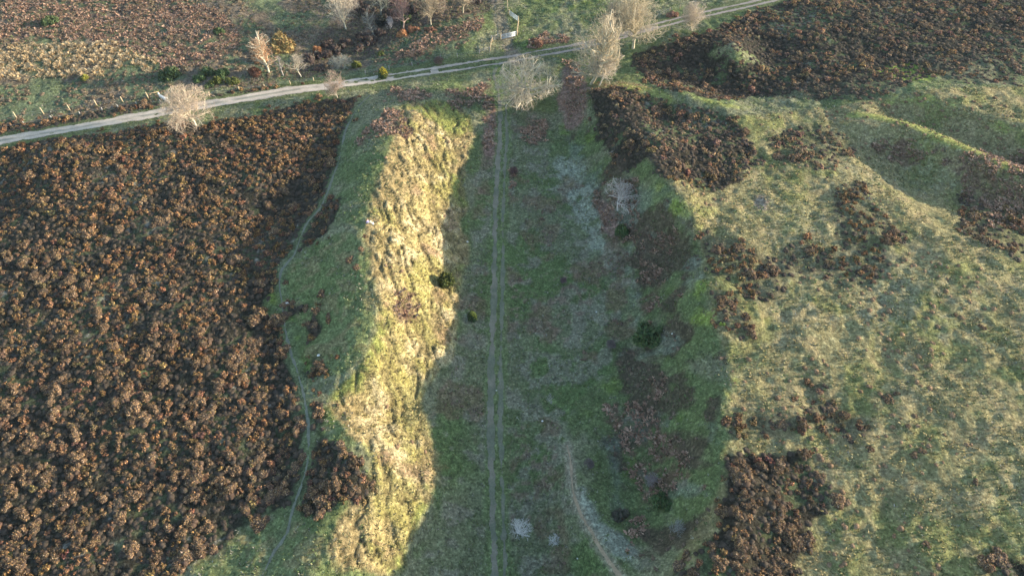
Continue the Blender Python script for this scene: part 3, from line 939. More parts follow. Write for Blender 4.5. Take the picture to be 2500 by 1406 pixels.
scatter("rough_clumps", [bush_template(420 + i, 2, 40, .34, 0, [(.20, .135, .08), (.15, .10, .06), (.24, .17, .10)], .5) for i in range(5)], 1.7,
        lambda x, y: np.clip(M['right'](x, y) * nh(x, y) * .75 * sm(.54, .66, fbm(x, y, 8, 87, 3)) + .25 * M['slope'](x, y) * sm(.55, .65, fbm(x, y, 5, 88, 3)), 0, 1),
        (.18, .5), MT['heather'], "scattered brown seedling clumps in the pale grass", "scrub", 47, hs=(.5, .9))


scatter("dead_clumps", [bush_template(440 + i, 3, 44, .32, 0, [(.13, .095, .065), (.09, .068, .05), (.17, .125, .09)], .5, irregular=True) for i in range(5)], 1.25,
        lambda x, y: np.clip(.8 * M['bank_r'](x, y) * sm(.50, .60, fbm(x, y, 5, 36, 4)) + .5 * M['floor'](x, y) * sm(.58, .66, fbm(x, y, 6, 38, 4)), 0, 1),
        (.2, .65), MT['heather'], "dead brown bracken heaps and old heather on the shaded side of the cutting", "scrub", 48, hs=(.5, 1.0))


# ------------------------------------------------------------------ bare trees
def grow(seed, height, width, trunk_h, nl1, nl2, nl3, nl4, r0, cz=.58, squash=1.0, up=.25, multi=1, wander=.16, tall=False, a1=(.5, 1.15), ms=.3):
    """returns tube segments by level; the crown is held inside a lumpy ellipsoid"""
    r = random.Random(seed)
    nl3, nl4 = nl3 * .85, nl4 * .5
    cen = np.array([0, 0, height * cz]); rr = np.array([width / 2, width / 2, height * (1 - cz) * squash])
    lump = [(r.uniform(0, 6.28), r.uniform(-1, 1), r.uniform(.60, 1.14)) for _ in range(20)]

    def lim(p):
        q = (p - cen) / rr
        if q[2] < 0: q[2] *= rr[2] / (height * cz - trunk_h * .55)
        l = math.sqrt(q[0] ** 2 + q[1] ** 2 + q[2] ** 2)
        a = math.atan2(q[1], q[0])
        s = 1.0
        for (la, lz, lv) in lump:
            d = abs((a - la + pi) % (2 * pi) - pi) + abs(q[2] / (l + .01) - lz) * 1.2
            if d < .7: s = min(s, lv + d * .3) if lv < 1 else max(s, lv - d * .1)
        return l / s

    segs = [[] for _ in range(6)]

    def nrm(v): return v / (np.linalg.norm(v) + 1e-9)

    def branch(p, d, ln, rad, lev):
        n = [5, 5, 4, 3, 2][lev]
        pts = [(p, rad)]
        st = ln / n
        for i in range(n):
            w = wander * (1 + .35 * lev)
            d = nrm(d + np.array([r.gauss(0, w), r.gauss(0, w), r.gauss(0, w) + up * (.25 if lev else .5)]))
            q = p + d * st
            if lev and lim(q) > 1.0:
                if lim(p) > .97: break
                q = p + d * st * .4
            rad2 = rad * (1 - .72 * (i + 1) / n) if lev else rad * (1 - .55 * (i + 1) / n)
            rp = pts[-1][1]
            segs[lev].append((p, q, rp, max(rad2, .006)))
            p = q
            pts.append((p, max(rad2, .006)))
            if lev == 4: continue
            kids = [nl1, nl2, nl3, nl4][lev] / n
            if lev == 0: kids = nl1 / 3 if p[2] > trunk_h * .8 else 0
            k = int(kids) + (r.random() < kids - int(kids))
            for _ in range(k):
                ang = r.uniform(.5, 1.0) if lev else r.uniform(*a1)
                az = r.uniform(0, 2 * pi)
                ref = np.array([0, 0, 1.0]) if abs(d[2]) < .9 else np.array([1.0, 0, 0])
                e1 = nrm(np.cross(d, ref)); e2 = np.cross(d, e1)
                nd = nrm(d * cos(ang) + (e1 * cos(az) + e2 * sin(az)) * sin(ang))
                if lev == 0:
                    nln = max(width, height) * r.uniform(.45, .62)
                    if tall: nln = width * r.uniform(.45, .7)
                    nd = nrm(nd + np.array([0, 0, up]))
                else:
                    nln = ln * r.uniform(.38, .62)
                branch(p.copy(), nd, nln, max(rad2 * r.uniform(.6, .82), .014), lev + 1)

    for t in range(multi):
        d = np.array([r.gauss(0, .05), r.gauss(0, .05), 1.0]) if multi == 1 else np.array([r.gauss(0, ms), r.gauss(0, ms), 1.0])
        branch(np.array([r.gauss(0, .15) * (multi > 1), r.gauss(0, .15) * (multi > 1), -.15]), nrm(d), (height * .86 if tall else max(trunk_h * 1.9, height * .5)), r0 if multi == 1 else r0 * .7, 0)
    return segs


def tubes(segs, sides, c0, jit, seed, minr=0.0):
    A = np.array([s[0] for s in segs]); B = np.array([s[1] for s in segs]); ra = np.maximum([s[2] for s in segs], minr); rb = np.maximum([s[3] for s in segs], minr * .8)
    r = np.random.default_rng(seed)
    D = B - A; D /= (np.linalg.norm(D, axis=1)[:, None] + 1e-9)
    ref = np.where(np.abs(D[:, 2:3]) < .9, np.array([[0, 0, 1.0]]), np.array([[1.0, 0, 0]]))
    E1 = np.cross(D, ref); E1 /= np.linalg.norm(E1, axis=1)[:, None]; E2 = np.cross(D, E1)
    a = np.arange(sides) / sides * 2 * pi
    ring = E1[:, None] * np.cos(a)[None, :, None] + E2[:, None] * np.sin(a)[None, :, None]
    VA = A[:, None] + ring * ra[:, None, None]; VB = B[:, None] + ring * rb[:, None, None]
    V = np.concatenate([VA, VB], 1)
    n = len(A)
    j = np.arange(sides); j2 = (j + 1) % sides
    Fq = np.stack([j, j2, j2 + sides, j + sides], -1)[None] + (np.arange(n) * 2 * sides)[:, None, None]
    col = np.asarray(c0)[None, None] * (1 + (r.random((n, 1, 1)) - .5) * jit)
    col = np.broadcast_to(col, V.shape)
    return V.reshape(-1, 3), Fq.reshape(-1, 4), col.reshape(-1, 3)


def join(parts):
    Vs, Fs, Cs, n = [], [], [], 0
    for V, Fq, c in parts:
        Vs.append(V); Fs.append(Fq + n); Cs.append(c); n += len(V)
    return np.concatenate(Vs), np.concatenate(Fs), np.concatenate(Cs)


def ground_z(X, Y): return float(H(np.array([X]), np.array([Y]))[0])


def tree(px, py, height, width, label, seed, cat="tree", trunk_h=None, ms=.3, a1=(.45, 1.25), n=(9, 7, 6, 4), r0=None, bark=(.50, .44, .34), twig=(.46, .36, .27), cz=.56, up=.25, multi=1, name="bare_tree",
         leaves=None, tall=False, wander=.16, group=None, minr=.016):
    X, Y = gp(np.array([px]), np.array([py])); X, Y = float(X[0]), float(Y[0])
    if trunk_h is None: trunk_h = height * .22
    if r0 is None: r0 = height * .022
    sg = grow(seed, height, width, trunk_h, n[0], n[1], n[2], n[3], r0, cz, 1.0, up, multi, wander, tall, a1, ms)
    root = empty(name, (X, Y, ground_z(X, Y)))
    tag(root, label, cat, group)
    tr = join([tubes(sg[0], 8, bark, .15, seed), tubes(sg[1], 6, bark, .25, seed + 1)] if sg[1] else [tubes(sg[0], 8, bark, .15, seed)])
    mesh_np("trunk", tr[0], tr[1], MT['bark'], tr[2], root, smooth=True)
    pr = []
    mc = (np.array(bark) + np.array(twig)) / 2
    if sg[2]: pr.append(tubes(sg[2], 4, mc, .3, seed + 2, minr))
    if sg[3]: pr.append(tubes(sg[3], 3, tuple(q * .85 for q in twig), .6, seed + 3, minr))
    if sg[4]: pr.append(tubes(sg[4], 3, tuple(q * .8 for q in twig), .8, seed + 4, minr * .8))
    if not pr: pr.append(tubes(sg[1][-3:], 4, mc, .3, seed + 2, minr))
    cr = join(pr)
    crown = mesh_np("crown", cr[0], cr[1], MT['bark'], cr[2], root)
    if leaves:
        r = np.random.default_rng(seed)
        pool = np.array([s[1] for s in (sg[4] or sg[3])])
        pool = pool[r.integers(0, len(pool), leaves[0])] + r.normal(0, .12, (leaves[0], 3))
        zz = pool[:, 2]
        k = zz < np.quantile(zz, leaves[3]); pool = pool[k]
        nn = len(pool)
        t1 = r.normal(0, 1, (nn, 3)); t1 /= np.linalg.norm(t1, axis=1)[:, None]
        t2 = np.cross(t1, r.normal(0, 1, (nn, 3))); t2 /= np.linalg.norm(t2, axis=1)[:, None]
        s = leaves[2]
        V = np.stack([pool - t1 * s, pool + t2 * s * .6, pool + t1 * s, pool - t2 * s * .6], 1).reshape(-1, 3)
        cc = np.asarray(leaves[1])[None] * (.6 + .8 * r.random((nn, 1)))
        mesh_np("leaves", V, np.arange(nn * 4).reshape(-1, 4), MT['leaf'], np.repeat(cc, 4, 0), root)
    print(label[:40], len(cr[1]))
    return root


pale = (.58, .52, .39); ptw = (.54, .46, .34); rosy = (.46, .34, .26); grey = (.40, .38, .35)
tree(478, 306, 8.8, 12.2, "widest rounded bare tree leaning over the gravel road at the left", 1, n=(19, 10, 7, 7), twig=(.54, .43, .33), bark=pale, trunk_h=1.2, a1=(.4, 1.5), up=.15, cz=.5)
tree(823, 236, 6.6, 6.6, "small bare tree with rosy twigs on the near verge of the gravel road", 2, n=(11, 8, 6, 5), twig=rosy, bark=(.46, .40, .30), trunk_h=1.3)
tree(735, 188, 5.6, 5.2, "small pale fan-shaped bare tree just beyond the road fence", 3, n=(10, 7, 6, 4), bark=pale, twig=(.44, .38, .30), trunk_h=1.4)
tree(657, 178, 10.5, 6.6, "birch with a pale stem and clinging orange leaves beyond the road", 4, n=(16, 6, 5, 3), bark=pale, twig=(.48, .33, .22), trunk_h=2.0, tall=True,
     leaves=(1500, (.36, .20, .10), .11, .8), name="leafy_birch")
tree(692, 184, 5.0, 2.8, "slender young grey birch beside the orange-leaved birch", 5, n=(9, 5, 4, 3), bark=(.45, .40, .36), twig=(.30, .24, .22), tall=True, trunk_h=1.8)
tree(845, 72, 9.6, 9.4, "large pale bare tree of many fanned stems at the wood edge", 6, n=(15, 8, 7, 4), bark=pale, twig=(.52,.45,.36), trunk_h=1.0, wander=.12)
tree(912, 86, 9.0, 4.2, "thin upright grey tree in the dark wood", 7, n=(14, 6, 5, 4), bark=(.30, .29, .25), twig=(.24, .23, .20), tall=True, trunk_h=1.0)
tree(985, 72, 9.5, 6.2, "reddish-twigged bare tree at the wood edge", 8, n=(14, 7, 5, 4), bark=(.32, .24, .2), twig=(.34, .19, .16), trunk_h=1.4)
tree(930, 40, 9.0, 6.5, "dim grey-green bare tree deep in the wood", 9, n=(13, 7, 5, 4), bark=(.25, .26, .22), twig=(.20, .22, .18), trunk_h=1.2)
tree(1052, 62, 9.0, 9.6, "olive-grey bare tree with a dense crown at the right end of the wood edge", 10, n=(15, 8, 6, 5), bark=(.38, .33, .24), twig=(.36, .29, .20), trunk_h=1.6)
tree(1130, 34, 9.5, 10.2, "bare tree overhanging the dark hollow beside the fenced lane", 11, n=(15, 8, 6, 5), bark=(.38, .33, .24), twig=(.36, .29, .20), trunk_h=2.0)
tree(990, 10, 9.5, 9, "dark bare tree behind the wood edge", 12, n=(13, 7, 5, 4), bark=(.22, .2, .17), twig=(.2, .17, .15), trunk_h=1.6)
tree(1288, 252, 10.4, 15.0, "broad bare oak standing at the head of the cutting by the grass track", 57, n=(17, 9, 7, 6), bark=pale, twig=ptw, trunk_h=1.4, r0=.34, up=.06, wander=.22, cz=.48, a1=(.5, 1.6))
tree(1443, 205, 18.0, 12.5, "tallest slender bare tree behind the white-stemmed small tree", 71, n=(28, 8, 6, 5), bark=(.46, .40, .28), twig=(.50,.43,.31), trunk_h=2.2, tall=True, cz=.40)
tree(1462, 211, 8.2, 8.4, "small white-stemmed bare tree on the right rim of the cutting", 15, n=(14, 9, 7, 5), bark=(.62, .55, .44), twig=(.55,.48,.38), trunk_h=2.0)
tree(1478, 130, 13.5, 5.6, "sparse dark-trunked tree between the tall tree and the big oak by the road", 16, n=(18, 5, 4, 3), bark=(.26, .22, .16), twig=(.33, .26, .19), trunk_h=3.0, tall=True)
tree(1546, 116, 15.0, 14.5, "big spreading bare oak with a pale trunk beside the gravel road", 17, n=(20, 10, 8, 8), bark=(.48, .43, .31), twig=(.50,.43,.30), trunk_h=3.2, r0=.36)
tree(1690, 76, 7.4, 7.2, "twin-stemmed bare tree on the near side of the road, furthest right", 18, n=(12, 8, 6, 5), bark=(.54, .47, .34), twig=(.52,.44,.35), trunk_h=1.4, multi=2, r0=.2)
tree(1508, 512, 6.4, 8.8, "bare hawthorn with pale crooked limbs in the rusty bracken of the cutting", 19, n=(15, 6, 4, 2), bark=(.56, .50, .45), twig=(.54, .47, .42), trunk_h=.9, wander=.26, up=.1, minr=.021, r0=.15)

# leafless shrubs
tree(1271, 1302, 2.9, 3.9, "spiky silver-white leafless shrub right beside the rutted track", 31, cat="shrub", name="bare_shrub", n=(3, 2, 0, 0), bark=(.72, .70, .66), twig=(.66, .64, .60), trunk_h=.2, multi=26, ms=.85, wander=.07, r0=.045, minr=.016, cz=.5, a1=(.3, .7))
tree(1352, 1322, 1.6, 2.0, "smallest silver leafless shrub, right of the spiky white one", 32, cat="shrub", name="bare_shrub", n=(5, 3, 1, 0), bark=(.62, .60, .57), twig=(.56, .54, .51), trunk_h=.15, multi=9, ms=.9, r0=.04, minr=.014, cz=.5)
tree(1347, 985, 2.2, 2.2, "thin pale leafless sapling beside a fawn patch on the cutting floor", 33, cat="shrub", name="bare_shrub", n=(6, 3, 2, 1), bark=(.40, .38, .35), twig=(.36, .34, .32), trunk_h=.3, multi=2, r0=.04, minr=.012)
tree(1590, 1185, 2.6, 2.6, "grey twiggy dead shrub leaning in the bracken hollow", 34, cat="shrub", name="bare_shrub", n=(8, 5, 3, 2), bark=(.30, .26, .26), twig=(.27, .23, .23), trunk_h=.2, multi=3, r0=.04, minr=.014)
tree(1650, 1296, 2.0, 3.2, "thin grey twiggy shrub low on the far wall of the hollow", 35, cat="shrub", name="bare_shrub", n=(7, 4, 2, 1), bark=(.30, .30, .29), twig=(.26, .27, .26), trunk_h=.1, multi=3, r0=.035, minr=.012)
tree(1693, 1312, 1.4, 1.4, "bare forked twig standing near the dark heather at the hollow's edge", 36, cat="shrub", name="bare_shrub", n=(2, 2, 0, 0), bark=(.50, .48, .38), twig=(.46, .44, .34), trunk_h=.5, r0=.05, minr=.02)
tree(1490, 848, 1.5, 1.9, "fuzzy mauve-grey shrub on the cutting floor below the dark holly", 37, cat="shrub", name="bare_shrub", n=(10, 7, 4, 2), bark=(.22, .19, .17), twig=(.24, .20, .18), trunk_h=.1, multi=4, r0=.03)
tree(1437, 1133, 1.4, 1.7, "fuzzy mauve-grey shrub on the crest of the small spur", 38, cat="shrub", name="bare_shrub", n=(10, 7, 4, 2), bark=(.20, .17, .15), twig=(.22, .19, .17), trunk_h=.1, multi=4, r0=.03)
tree(1376, 690, 1.1, 1.4, "small purplish-brown shrub on the open cutting floor", 39, cat="shrub", name="bare_shrub", n=(10, 6, 3, 2), bark=(.18, .12, .13), twig=(.2, .14, .14), trunk_h=.1, multi=4, r0=.03)
tree(952, 72, 3.6, 2.2, "small ghostly white shrub at the foot of the wood", 40, cat="shrub", name="bare_shrub", n=(8, 5, 4, 2), bark=(.40, .40, .42), twig=(.36, .36, .39), trunk_h=.3, multi=3, r0=.04, tall=True)
tree(835, 165, 2.2, 6.5, "misty grey-green leafless thicket between the wood and the road", 41, cat="shrub", name="bare_shrub", n=(10, 5, 3, 2), bark=(.26, .28, .25), twig=(.26, .28, .25), trunk_h=.2, multi=6, r0=.04)
tree(1200, 155, .01 + 1.8, 2.6, "low brown leafless bush in the verge above the road junction", 42, cat="shrub", name="bare_shrub", n=(10, 7, 4, 2), bark=(.18, .13, .11), twig=(.2, .14, .12), trunk_h=.1, multi=4, r0=.03) if False else None
tree(1072, 158, 1.8, 2.6, "low brown leafless bush on the grass verge above the road", 42, cat="shrub", name="bare_shrub", n=(10, 7, 4, 2), bark=(.18, .13, .11), twig=(.2, .14, .12), trunk_h=.1, multi=4, r0=.03)
tree(1255, 372 + 50, 1.2, 2.0, "russet leafless bush between the grass track and the frosted slope", 43, cat="shrub", name="bare_shrub", n=(10, 7, 4, 2), bark=(.17, .12, .1), twig=(.19, .12, .11), trunk_h=.1, multi=4, r0=.03)


# ------------------------------------------------------------------ evergreen and gorse shrubs
def shrub(px, py, w, h, label, seed, cols, name="evergreen_bush", cat="bush", lobes=9, nspr=1300, spr=.20, qs=1.0, flowers=None, group=None):
    X, Y = gp(np.array([px]), np.array([py])); X, Y = float(X[0]), float(Y[0])
    V, Fc, Cl = bush_template(seed, lobes, nspr, spr, 1, cols, .9, lean=.8, qs=qs)
    V = V * np.array([w / 2, w / 2, h / 1.15])
    root = empty(name, (X, Y, ground_z(X, Y)))
    tag(root, label, cat, group)
    mesh_np("foliage", V, Fc, MT['leaf'], Cl, root)
    sg = [(np.array([0, 0, -.1]), np.array([.05 * w, 0, h * .5]), .05 * w ** .5, .03), (np.array([0, 0, -.1]), np.array([-.12 * w, .08 * w, h * .5]), .04, .02), (np.array([0, 0, -.1]), np.array([.02, -.14 * w, h * .45]), .04, .02)]
    t = tubes(sg, 6, (.2, .15, .1), .1, seed)
    mesh_np("stem", t[0], t[1], MT['bark'], t[2], root)
    if flowers:
        r = np.random.default_rng(seed)
        top = V[len(V) - 3 * nspr:].reshape(-1, 3, 3)[:, 2]
        sc = top[:, 0] * .8 + top[:, 2]
        p = top[np.argsort(-sc)[:flowers[0]]] + r.normal(0, .04, (flowers[0], 3))
        s = .07
        q = np.stack([p + np.array([s, 0, 0]), p + np.array([0, s, 0]), p + np.array([-s, 0, s * .5]), p + np.array([0, -s, 0]), ], 1).reshape(-1, 3)
        mesh_np("blossom", q, np.arange(len(q)).reshape(-1, 4), MT['leaf'], np.repeat(np.asarray(flowers[1])[None] * (.8 + .4 * r.random((len(p), 1))), 4, 0), root)
    return root


DG = [(.055, .095, .035), (.075, .12, .042), (.045, .075, .03), (.09, .13, .045)]
OG = [(.09, .105, .025), (.12, .13, .03), (.06, .08, .022), (.05, .07, .025)]
MG = [(.08, .12, .05), (.08, .11, .04), (.045, .07, .03)]
shrub(1088, 692, 3.4, 3.7, "juniper bush on the sunlit bank throwing a long blue shadow", 61, [(.05, .07, .018), (.085, .095, .022), (.03, .045, .015)], "juniper_bush", lobes=6, qs=.5)
shrub(1154, 776, 1.7, 1.9, "small gorse bush with yellow tips on the shaded left side of the cutting floor", 62, DG + OG[:1], "gorse_bush", nspr=900, flowers=(140, (.35, .33, .05)))
shrub(1522, 572, 3.0, 2.6, "dark rounded evergreen below the bare hawthorn in the cutting", 63, DG)
shrub(1586, 826, 5.2, 3.4, "largest dark evergreen on the right slope of the cutting", 64, DG, lobes=13, nspr=2200)
shrub(1617, 1232, 2.8, 2.2, "small dark evergreen in the bracken hollow at the lower right", 65, DG)
shrub(1514, 1262, 2.4, 1.6, "low blackish bush on the left side of the bracken hollow", 66, [(.075, .07, .05), (.10, .085, .065), (.06, .075, .045)], lobes=7, nspr=900)
shrub(1761, 794, .9, .9, "tiny bright lime-green bush on the right rim beside the dark heather", 67, [(.22, .28, .06), (.18, .24, .05)], lobes=4, nspr=400)
shrub(418, 184, 4.4, 3.0, "round olive-green holly bush beyond the road, left of the evergreen group", 68, MG, "holly_bush", lobes=10, nspr=1600)
for i, (a, b, w, h, cl, lb) in enumerate([(505, 180, 3.6, 2.6, MG, "dark green holly at the back left of the group above the rounded tree"), (546, 188, 3.4, 2.4, DG, "dark green holly at the back right of the group above the rounded tree"),
                                          (530, 208, 2.6, 2.2, OG, "yellow-green gorse at the front left of the holly group"), (566, 208, 3.0, 2.0, OG, "yellow-green gorse at the front right of the holly group"),
                                          (485, 193, 3.0, 1.8, DG, "low dark holly at the left end of the holly group"), (512, 212, 2.0, 1.1, MG, "pale low bush nearest the road fence in front of the holly group")]):
    shrub(a, b, w, h, lb, 70 + i, cl, "holly_bush" if cl is not OG else "gorse_bush", nspr=1000, group="evergreens beyond the road")
shrub(210, 197, 1.9, 1.6, "small yellow-green gorse at the edge of the straw tussocks", 80, OG, "gorse_bush", nspr=700, flowers=(120, (.40, .36, .04)))
shrub(122, 57, 3.8, 2.6, "dark evergreen bush above the straw tussocks at the upper left", 81, MG)
shrub(537, 82, 2.6, 1.8, "green bush alone in the dark heath at the top left", 82, MG)
shrub(871, 165, 2.2, 2.3, "tall gorse bush with olive tips beside the misty thicket", 83, OG, "gorse_bush", nspr=900, flowers=(90, (.35, .33, .05)))
shrub(938, 187, 2.3, 2.6, "gorse bush in full yellow flower on the verge of the road", 84, DG + OG[:2], "gorse_bush", nspr=1000, flowers=(420, (.62, .46, .03)))
shrub(933, 135, 1.8, 1.3, "little pale gorse bush on the bank below the wood", 85, OG, "gorse_bush", nspr=500)
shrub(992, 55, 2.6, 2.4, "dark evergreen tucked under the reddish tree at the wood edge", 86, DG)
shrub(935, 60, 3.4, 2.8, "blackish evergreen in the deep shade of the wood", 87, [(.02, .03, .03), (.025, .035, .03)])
ORB = [(.34, .16, .07), (.26, .12, .055), (.42, .22, .10)]
shrub(690, 120, 6.2, 5.2, "golden-leaved oak scrub standing behind the orange-leaved birch", 88, [(.24, .19, .075), (.28, .18, .08), (.19, .15, .065)], "oak_scrub", lobes=13, nspr=1100, spr=.22)
shrub(634, 150, 3.4, 3.2, "orange beech scrub left of the birch", 89, ORB, "beech_scrub", nspr=1100)
shrub(622, 182, 3.4, 2.4, "rust-red beech scrub low in front of the birch", 90, [(.22, .10, .06), (.16, .08, .05)], "beech_scrub", nspr=1000)
shrub(985, 88, 3.0, 1.8, "bright orange-leaved scrub on the bank below the reddish tree", 91, ORB, "beech_scrub", nspr=900)
shrub(1010, 78, 2.6, 1.6, "orange-brown bracken bush right of the brightest orange scrub", 92, [(.30, .15, .08), (.22, .11, .06)], "beech_scrub", nspr=800)
shrub(1050, 76, 3.0, 1.5, "russet bracken bush under the olive-grey tree", 93, [(.24, .13, .08), (.18, .09, .06)], "beech_scrub", nspr=800)
shrub(1310, 108, 3.4, 1.4, "russet bramble heap beside the dark gateway shadow", 94, [(.20, .10, .06), (.14, .08, .05)], "bramble_heap", nspr=900)
shrub(1500, 42, 4.0, 2.0, "orange-brown scrub beneath the big roadside oak", 95, [(.26, .14, .08), (.20, .11, .06)], "beech_scrub", nspr=900)
shrub(1640, 40, 2.8, 1.6, "rust-coloured scrub across the road from the twin-stemmed tree", 96, [(.22, .12, .08), (.17, .09, .06)], "beech_scrub", nspr=700)
shrub(775, 128, 2.6, 2.0, "orange-topped scrub in the dark hollow right of the fan-shaped tree", 97, ORB, "beech_scrub", nspr=700)
rr_ = np.random.default_rng(5)
for i, (a, b, w, h) in enumerate([(760, 150, 3.5, 2.4), (790, 140, 3.6, 2.4), (820, 125, 3.5, 2.5), (800, 110, 3.2, 2.4), (845, 110, 3.4, 2.4), (880, 120, 3.4, 2.2), (905, 105, 3.2, 2.2), (880, 95, 3.2, 2.2), (780, 170, 3.0, 1.8),
                                  (925, 85, 3.0, 2.0), (950, 45, 3.5, 3.0), (900, 30, 4.0, 3.2), (1010, 30, 4.0, 3.2), (1075, 15, 4.0, 3.0), (870, 20, 4, 3), (960, 5, 4.2, 3.4), (1160, 5, 3.6, 2.6)]):
    shrub(a, b, w, h, "brown-grey thorn thicket filling the dark hollow by the wood", 110 + i, [(.075, .055, .05), (.10, .065, .05), (.06, .065, .05)], "thorn_thicket", nspr=700, spr=.2, group="thorn thickets in the hollow")


# ------------------------------------------------------------------ fences and gates
def box_vf(a, b, w, t):
    """squared bar from a to b: width w across, thickness t"""
    a = np.array(a, float); b = np.array(b, float)
    d = b - a; d /= np.linalg.norm(d)
    ref = np.array([0, 0, 1.0]) if abs(d[2]) < .8 else np.array([1.0, 0, 0])
    e1 = np.cross(d, ref); e1 /= np.linalg.norm(e1); e2 = np.cross(d, e1)
    V = []
    for p in (a, b):
        for s, q in ((-1, -1), (1, -1), (1, 1), (-1, 1)):
            V.append(p + e1 * s * w / 2 + e2 * q * t / 2)
    Fq = [(0, 1, 5, 4), (1, 2, 6, 5), (2, 3, 7, 6), (3, 0, 4, 7), (3, 2, 1, 0), (4, 5, 6, 7)]
    return np.array(V), np.array(Fq), np.ones((8, 3))


def place(pts):
    a = np.array(pts, float)
    X, Y = gp(a[:, 0], a[:, 1])
    return [(float(p), float(q), ground_z(float(p), float(q))) for p, q in zip(X, Y)]


def post_mesh(h, w, lean=(0, 0)):
    V, Fq, c = box_vf((0, 0, -.3), (lean[0], lean[1], h), w, w)
    V2, F2, c2 = box_vf((lean[0], lean[1], h), (lean[0], lean[1], h + .04), w * .6, w * .6)
    return join([(V, Fq, c), (V2, F2, c2)])


def fence(pts, label, h=1.25, w=.13, wires=(0.5, 1.0), material='post', rails=None, close=None):
    P = place(pts)
    root = empty("post_fence" if not rails else "rail_fence", P[0])
    tag(root, label, "fence")
    o0 = np.array(P[0])
    for k, p in enumerate(P):
        q = np.array(p) - o0
        V, Fq, c = post_mesh(h * rnd.uniform(.92, 1.06), w, (rnd.uniform(-.07, .07), rnd.uniform(-.07, .07)))
        mesh_np("post", V + q, Fq, MT[material], None, root)
    if wires:
        pr = []
        for hz in wires:
            for a, b in zip(P[:-1], P[1:]):
                A = np.array(a) - o0 + (0, 0, hz); B = np.array(b) - o0 + (0, 0, hz)
                pr.append((A, B, .012, .012))
        t = tubes(pr, 4, (1, 1, 1), 0, 1)
        mesh_np("wire", t[0], t[1], MT['wire'], None, root)
    if rails:
        for hz in rails:
            for a, b in zip(P[:-1], P[1:]):
                A = np.array(a) - o0 + (0, 0, hz); B = np.array(b) - o0 + (0, 0, hz)
                V, Fq, c = box_vf(A + (0, .06, 0), B + (0, .06, 0), .05, .11)
                mesh_np("rail", V, Fq, MT[material], None, root)
    return root


fence([(-30, 305), (42, 291), (106, 278), (171, 270), (237, 259), (299, 248), (362, 239)], "row of tall pale yellow fence posts with wire on the far side beyond the road", 1.6, .17)
fence([(-10, 315), (59, 303), (127, 290), (195, 279), (249, 269), (289, 263), (334, 255), (391, 248)], "row of short grey fence stakes nearest the left end of the road", .75, .16, (.4,), 'greywood')
fence([(512, 235), (585, 222), (647, 215), (709, 206), (766, 199)], "row of short pale fence posts along the scrub between the two roadside trees", .95, .17, (.4, .75))
fence([(893, 182), (950, 171), (1007, 162), (1075, 146), (1117, 140), (1170, 131)], "row of fence posts on the grassy verge left of the road junction", 1.1, .14, (.5, .9), 'greywood')
fence([(1296, 112), (1322, 104), (1378, 91), (1440, 78), (1520, 62), (1597, 48), (1635, 28), (1660, 20)], "thin wire fence running right from the gateway towards the roadside trees", 1.1, .14, (.5, .9))
fence([(362, 240), (390, 232)], "pale top rail joining the last yellow post to the white hurdle", 1.25, .16, None, 'post', (1.2,))
fence([(1171, 132), (1195, 126)], "short rail fence left of the kissing gate", 1.25, .15, None, 'greywood', (.75, 1.2))
fence([(1263, 88), (1263.5, 80), (1264, 72), (1265, 64), (1266, 57)], "close-set run of pale wooden posts linking the two steel gates", 1.55, .22, None, 'post', (.45, .85, 1.3))
fence([(1240, 36), (1239, 24), (1238, 12), (1238, -2), (1237, -18)], "pale post and rail fence running away beside the dark lane", 1.45, .18, None, 'post', (.7, 1.25))


def gate(a, b, label, h=1.15, bars=6, sag=0.0, uprights=3, material='metal', posts=True, name="field_gate"):
    P = place([a, b])
    A = np.array(P[0]); B = np.array(P[1]); o0 = A.copy()
    root = empty(name, tuple(o0)); tag(root, label, "gate")
    A = A - o0; B = B - o0
    lo = .18
    fr = []
    for t in ((A, A), (B, B)):
        fr.append(box_vf(t[0] + (0, 0, lo), t[0] + (0, 0, h), .07, .07))
    fr.append(box_vf(A + (0, 0, h), B + (0, 0, h), .07, .07)); fr.append(box_vf(A + (0, 0, lo), B + (0, 0, lo), .06, .06))
    V, Fq, c = join(fr); mesh_np("frame", V, Fq, MT[material], None, root)
    for k in range(1, bars):
        z = lo + (h - lo) * (k / bars) ** 1.15
        V, Fq, c = box_vf(A + (0, 0, z), B + (0, 0, z), .045, .045); mesh_np("bar", V, Fq, MT[material], None, root)
    for k in range(1, uprights):
        q = A + (B - A) * k / uprights
        V, Fq, c = box_vf(q + (0, 0, lo), q + (0, 0, h), .05, .05); mesh_np("upright", V, Fq, MT[material], None, root)
    if posts:
        d = (B - A) / np.linalg.norm(B - A)
        for q in (A - d * .2, B + d * .2):
            V, Fq, c = post_mesh(h + .25, .2); mesh_np("gate_post", V + q, Fq, MT['post' if material == 'metal' else material], None, root)
    return root


gate((1224, 98), (1260, 92), "nearer galvanised field gate across the track into the lane", 1.25)
gate((1244, 38), (1264, 54), "further galvanised field gate beside the dark lane", 1.25)
gate((1202, 101), (1214, 97), "small grey kissing gate left of the nearer field gate", 1.25, 4, uprights=2, material='greywood', name="kissing_gate")
gate((391, 236), (412, 250), "white wooden hurdle half hidden by the rounded roadside tree", 1.1, 9, uprights=6, material='white', name="hurdle")
P = place([(1198, 112), (1201, 120)])
fence([(1197, 122), (1199, 112), (1203, 103)], "pair of pale stub rails joining the kissing gate to the short rail fence", 1.3, .16, None, 'post', (.6, 1.15))

